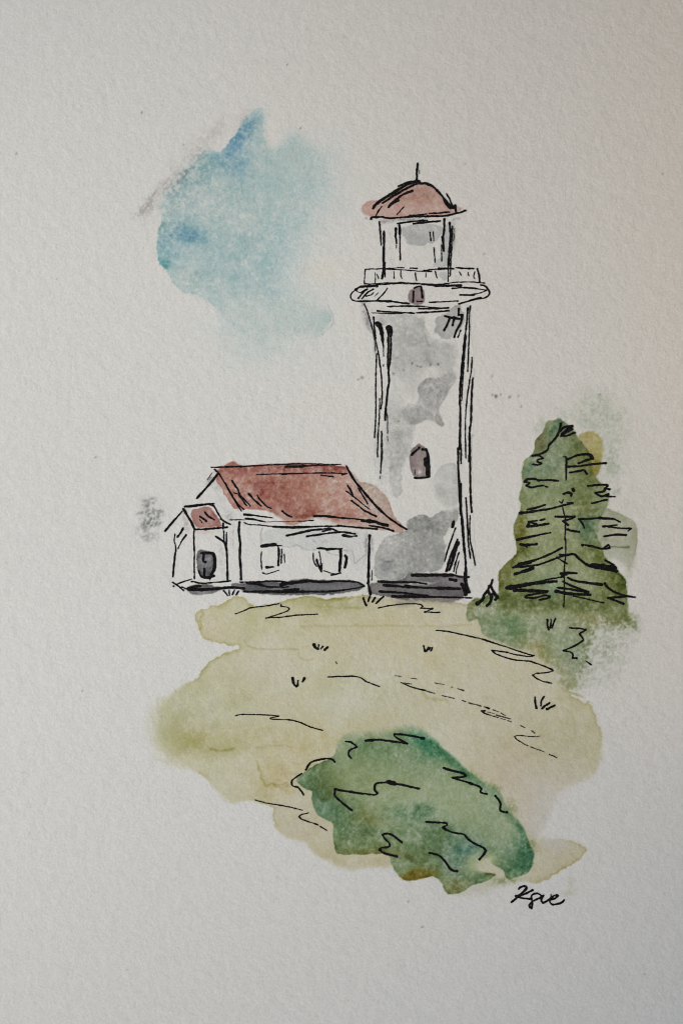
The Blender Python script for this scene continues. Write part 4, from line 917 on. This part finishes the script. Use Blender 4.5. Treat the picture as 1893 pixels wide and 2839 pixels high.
piece('roof', ct, b, keys=['roof'], outline="D 605,200 1000,165 E 0,150 690,155 740,170 1435,900 1280,920 650,860 0,875 D 1100,810 930,780 900,655", lift=0.000034, cut=0.15, strokes=[
    (14, 'D 570,178 700,178 900,172 1150,155 1400,145 1568,140'), (14, 'D 720,170 980,165 1200,150'), (24, 'D 1380,172 1568,172'), ((24, 14), 'E 50,180 300,172 560,160 680,155'), (10, 'E 0,155 200,145 440,150 560,158'),
    (12, 'D 1060,258 1300,250 1568,245'), (14, 'E 0,268 300,256 550,254 740,262'), (14, 'E 690,275 750,262'), (14, 'E 455,278 590,297'),
    (16, 'D 605,200 650,240 720,350 790,480 850,580 900,655'), (16, 'D 750,405 820,520 880,600 925,635'), (16, 'D 795,325 830,380 860,420 880,470'), (14, 'D 820,455 880,480 940,540 1000,600'), (14, 'D 870,480 955,595'), ((24, 14), 'D 980,470 1040,535 1115,600'), (16, 'D 1068,480 1110,540 1170,600 1225,628'), (18, 'D 1340,655 1390,695 1445,720'),
    (22, 'E 740,170 780,250 840,350 910,430 1000,540 1100,650 1220,760 1330,840 1435,900'), (16, 'E 880,430 930,510 985,605'), (20, 'E 755,395 785,440 815,500'), ((20, 8), 'E 740,460 820,520 920,600 1010,670'), ((18, 20), 'E 800,570 880,630 960,690 1085,750'), (30, 'E 925,452 985,522'),
    ((28, 14), 'E 370,745 520,748 700,768 910,785'), (34, 'E 920,800 1060,810 1130,835 1210,853'), (12, 'E 190,808 365,795'), (18, 'E 0,870 300,868 650,860'), (10, 'E 0,880 200,885 400,868'), (20, 'E 650,855 850,875 1090,895'), ((16, 24), 'E 1000,855 1100,868 1200,890 1280,918'),
    ((26, 10), 'D 930,690 1060,705 1240,730'), ((28, 10), 'D 945,735 1060,750 1160,775'), (14, 'D 930,778 980,800 1100,808 1240,820 1400,828 1568,830'), (20, 'D 1240,825 1568,832'), (6, 'D 1180,772 1360,765', 1), (8, 'D 1370,768 1568,762', 1)])
w1 = piece('window', ct, b, outline="D 1105,1015 1335,1015 1375,1220 1305,1320 1170,1345 1110,1310", lift=0.000038, strokes=[
    (38, 'D 1120,1035 1200,1025 1270,1020'), (14, 'D 1280,1030 1335,1030'), (12, 'D 1118,1095 1112,1180 1120,1290'), (20, 'D 1298,1040 1305,1120 1297,1245'), (14, 'D 1338,1070 1330,1220'), (12, 'D 1365,1120 1368,1215'), (22, 'D 1172,1265 1245,1262'), (12, 'D 1130,1325 1170,1338 1230,1322 1305,1300')])
w2 = piece('window', ct, b, outline="E 355,1160 410,1108 695,1115 755,1200 730,1340 670,1390 590,1425 450,1385", lift=0.000038, strokes=[
    (20, 'E 410,1115 550,1120 690,1122'), (16, 'E 515,1135 600,1128'), (30, 'E 675,1125 678,1200 670,1290 662,1375'), (14, 'E 362,1170 365,1240 385,1295 405,1320'), (20, 'E 400,1240 415,1290 455,1380'), (10, 'E 432,1155 445,1230 450,1350'), (14, 'E 465,1290 455,1380'), (12, 'E 480,1370 560,1398 600,1408'), (18, 'E 570,1420 675,1400'), (28, 'E 730,1195 745,1240 725,1335')])
po = piece('porch', ct, b, outline="D 265,630 400,840 700,830 750,1410 600,1440 400,1440 270,1520 150,1440 160,1370 180,900 100,860", lift=0.000034, strokes=[
    ((14, 20), 'D 175,905 172,980 185,1060 170,1200 155,1370'), (16, 'D 385,850 380,950 388,1100 385,1250 390,1390'), (14, 'D 705,870 710,1000'), (14, 'D 738,885 735,1000 730,1080'), ((16, 20), 'D 715,1000 738,1090 745,1250 748,1410'), (20, 'D 620,930 710,990'),
    ((14, 26), 'D 255,655 200,720 130,800 70,870'), (22, 'D 265,840 240,890 205,935'), ((20, 10), 'D 295,915 250,980 210,1065'),
    (16, 'D 150,1430 200,1460 250,1500 270,1520'), (14, 'D 200,1450 280,1420 360,1393'), (14, 'D 250,1480 295,1500'), (18, 'D 160,1470 166,1472'), (16, 'D 355,1420 480,1440 600,1430 780,1415')])
piece('roof', po, b, keys=['porch_roof'], outline="D 270,620 600,575 775,800 740,835 395,850", lift=0.000040, cut=0.2, strokes=[
    ((20, 18), 'D 285,605 400,590 520,580 600,572'), (20, 'D 310,610 480,590'), (16, 'D 545,585 600,600 640,670 690,750 775,800'), (22, 'D 265,630 310,700 360,790 390,850'), ((20, 24), 'D 390,855 520,850 640,840 745,830'), (18, 'D 700,790 700,850'), (14, 'D 670,740 780,800'),
    ((16, 18), 'D 500,665 540,710 605,750'), (22, 'D 450,712 520,765'), (10, 'D 445,745 475,785')])
piece('door', po, b, keys=['porch_door'], lift=0.000042, cut=0.2, strokes=[
    ((28, 34), 'D 460,1115 530,1110 590,1120 610,1180 605,1280 570,1350'), (26, 'D 490,1120 485,1190 510,1210'), (26, 'D 495,1280 495,1380 560,1370 600,1360'), (10, 'D 560,1370 555,1405'), (18, 'D 430,1300 470,1370 560,1385'), (12, 'D 410,1180 420,1190')])

# ------------------------------------------------------------------ grass tufts, each a few flicks of the pen
TUFTS = [('ink grass tuft under the porch steps at the cottage corner', 'D 790,1570', [(14, 'D 705,1520 750,1575'), (14, 'D 765,1510 770,1570'), (16, 'D 825,1510 800,1560'), (18, 'D 870,1525 840,1565')]),
         ('ink grass tuft below the joint of cottage and lighthouse', 'E 1030,1770', [(24, 'E 935,1685 950,1730 970,1770'), (24, 'E 1010,1665 990,1725'), (22, 'E 1070,1680 1035,1730'), ((16, 24), 'E 1165,1665 1080,1745')]),
         ('four-flick ink grass tuft on the yellow hill below the cottage', 'L 150,548', [(22, 'L 92,505 105,530 125,540'), (12, 'L 130,505 128,530'), (14, 'L 165,520 148,540'), (18, 'L 205,525 180,548')]),
         ('small dense ink grass tuft on the yellow hill below the lighthouse', 'L 1040,560', [(16, 'L 1005,515 1018,560 1035,550 1045,525'), (14, 'L 1050,545 1060,530'), (14, 'L 1078,530 1065,558')]),
         ('v-shaped ink grass tuft with one loose flick, lowest left on hill', 'K 1330,855', [(18, 'K 1300,785 1308,830 1330,855'), (14, 'K 1345,805 1340,850'), (20, 'K 1398,788 1382,815')]),
         ('ink grass tuft of three upright flicks on the green grass', 'G 755,905', [(16, 'G 728,825 730,870 742,905'), (12, 'G 760,820 755,890'), (14, 'G 795,815 780,850 768,890')]),
         ('fanned ink grass tuft of four flicks at right edge of hill', 'N 1140,400', [((24, 32), 'N 1058,220 1060,300 1078,385'), ((18, 24), 'N 1190,215 1150,280 1143,350'), (28, 'N 1265,310 1210,350 1155,395'), (28, 'N 1340,345 1290,370 1230,400')])]
for label, at, blades in TUFTS:
    t, b = thing('grass_tuft', label, 'grass tuft', at, 'ink grass tufts on the hill')
    for s in blades:
        piece('blade', t, b, strokes=[s])

# ------------------------------------------------------------------ signature
sg, b = thing('signature', 'handwritten black ink signature under the right end of the bush', 'signature', 'M 650,700')
for s in [[(44, 'M 375,285 420,245 490,220 535,240 540,275 490,330 400,410 300,500 215,575'), (44, 'M 670,310 560,370 440,420 310,440'), (42, 'M 310,440 400,470 520,490 640,505')],
          [(40, 'M 645,505 650,430 710,390 790,385 850,420 870,450'), (40, 'M 880,460 800,495 700,540 630,600 602,640 615,680 650,702'), (40, 'M 650,480 665,560 665,640 655,705')],
          [(42, 'M 915,425 870,490 865,545 900,590 960,560 1040,510 1100,470'), (30, 'M 870,420 905,445')],
          [(36, 'M 1080,410 1080,470'), (42, 'M 1090,520 1170,490 1225,430 1200,412 1120,440 1060,500 1050,560 1080,610 1130,625 1250,605 1330,565 1365,525')]]:
    piece('letter', sg, b, strokes=s)


# ------------------------------------------------------------------ light, sky, camera
sc = bpy.context.scene
world = bpy.data.worlds.new('World')
sc.world = world
world.use_nodes = True
nt = world.node_tree
bg = nt.nodes['Background']
sky = nt.nodes.new('ShaderNodeTexSky')
sky.sky_type = 'NISHITA'
sky.sun_disc = False
sky.sun_elevation = math.radians(SUN_EL)
sky.sun_rotation = math.radians(SUN_AZ)          # clockwise from +Y
sky.air_density = 1.0
sky.dust_density = 4.0
sky.ozone_density = 1.0
nt.links.new(sky.outputs[0], bg.inputs[0])
bg.inputs[1].default_value = SKY_STRENGTH

sun = bpy.data.lights.new('sun', 'SUN')
sun.energy = SUN_STRENGTH
sun.angle = math.radians(SUN_DISC)
sun.color = SUN_COLOR
so = bpy.data.objects.new('sun', sun)
sc.collection.objects.link(so)
d = Vector((math.sin(math.radians(SUN_AZ)) * math.cos(math.radians(SUN_EL)), math.cos(math.radians(SUN_AZ)) * math.cos(math.radians(SUN_EL)), math.sin(math.radians(SUN_EL))))
so.location = d * 2
so.rotation_euler = d.to_track_quat('Z', 'Y').to_euler()

cam = bpy.data.cameras.new('camera')
cam.sensor_fit = 'VERTICAL'
cam.sensor_height = 24
CAM_D = 1.0
cam.lens = 24 * CAM_D / (2839 * U)
cam.clip_start, cam.clip_end = 0.05, 50
co = bpy.data.objects.new('camera', cam)
co.location = (0, 0, CAM_D)
sc.collection.objects.link(co)
sc.camera = co
sc.view_settings.view_transform = 'Standard'
sc.view_settings.look = 'None'
sc.view_settings.exposure = EXPOSURE
sc.view_settings.gamma = 1
sc.cycles.max_bounces = 4
sc.cycles.use_denoising = True
sc.cycles.filter_width = 1.1
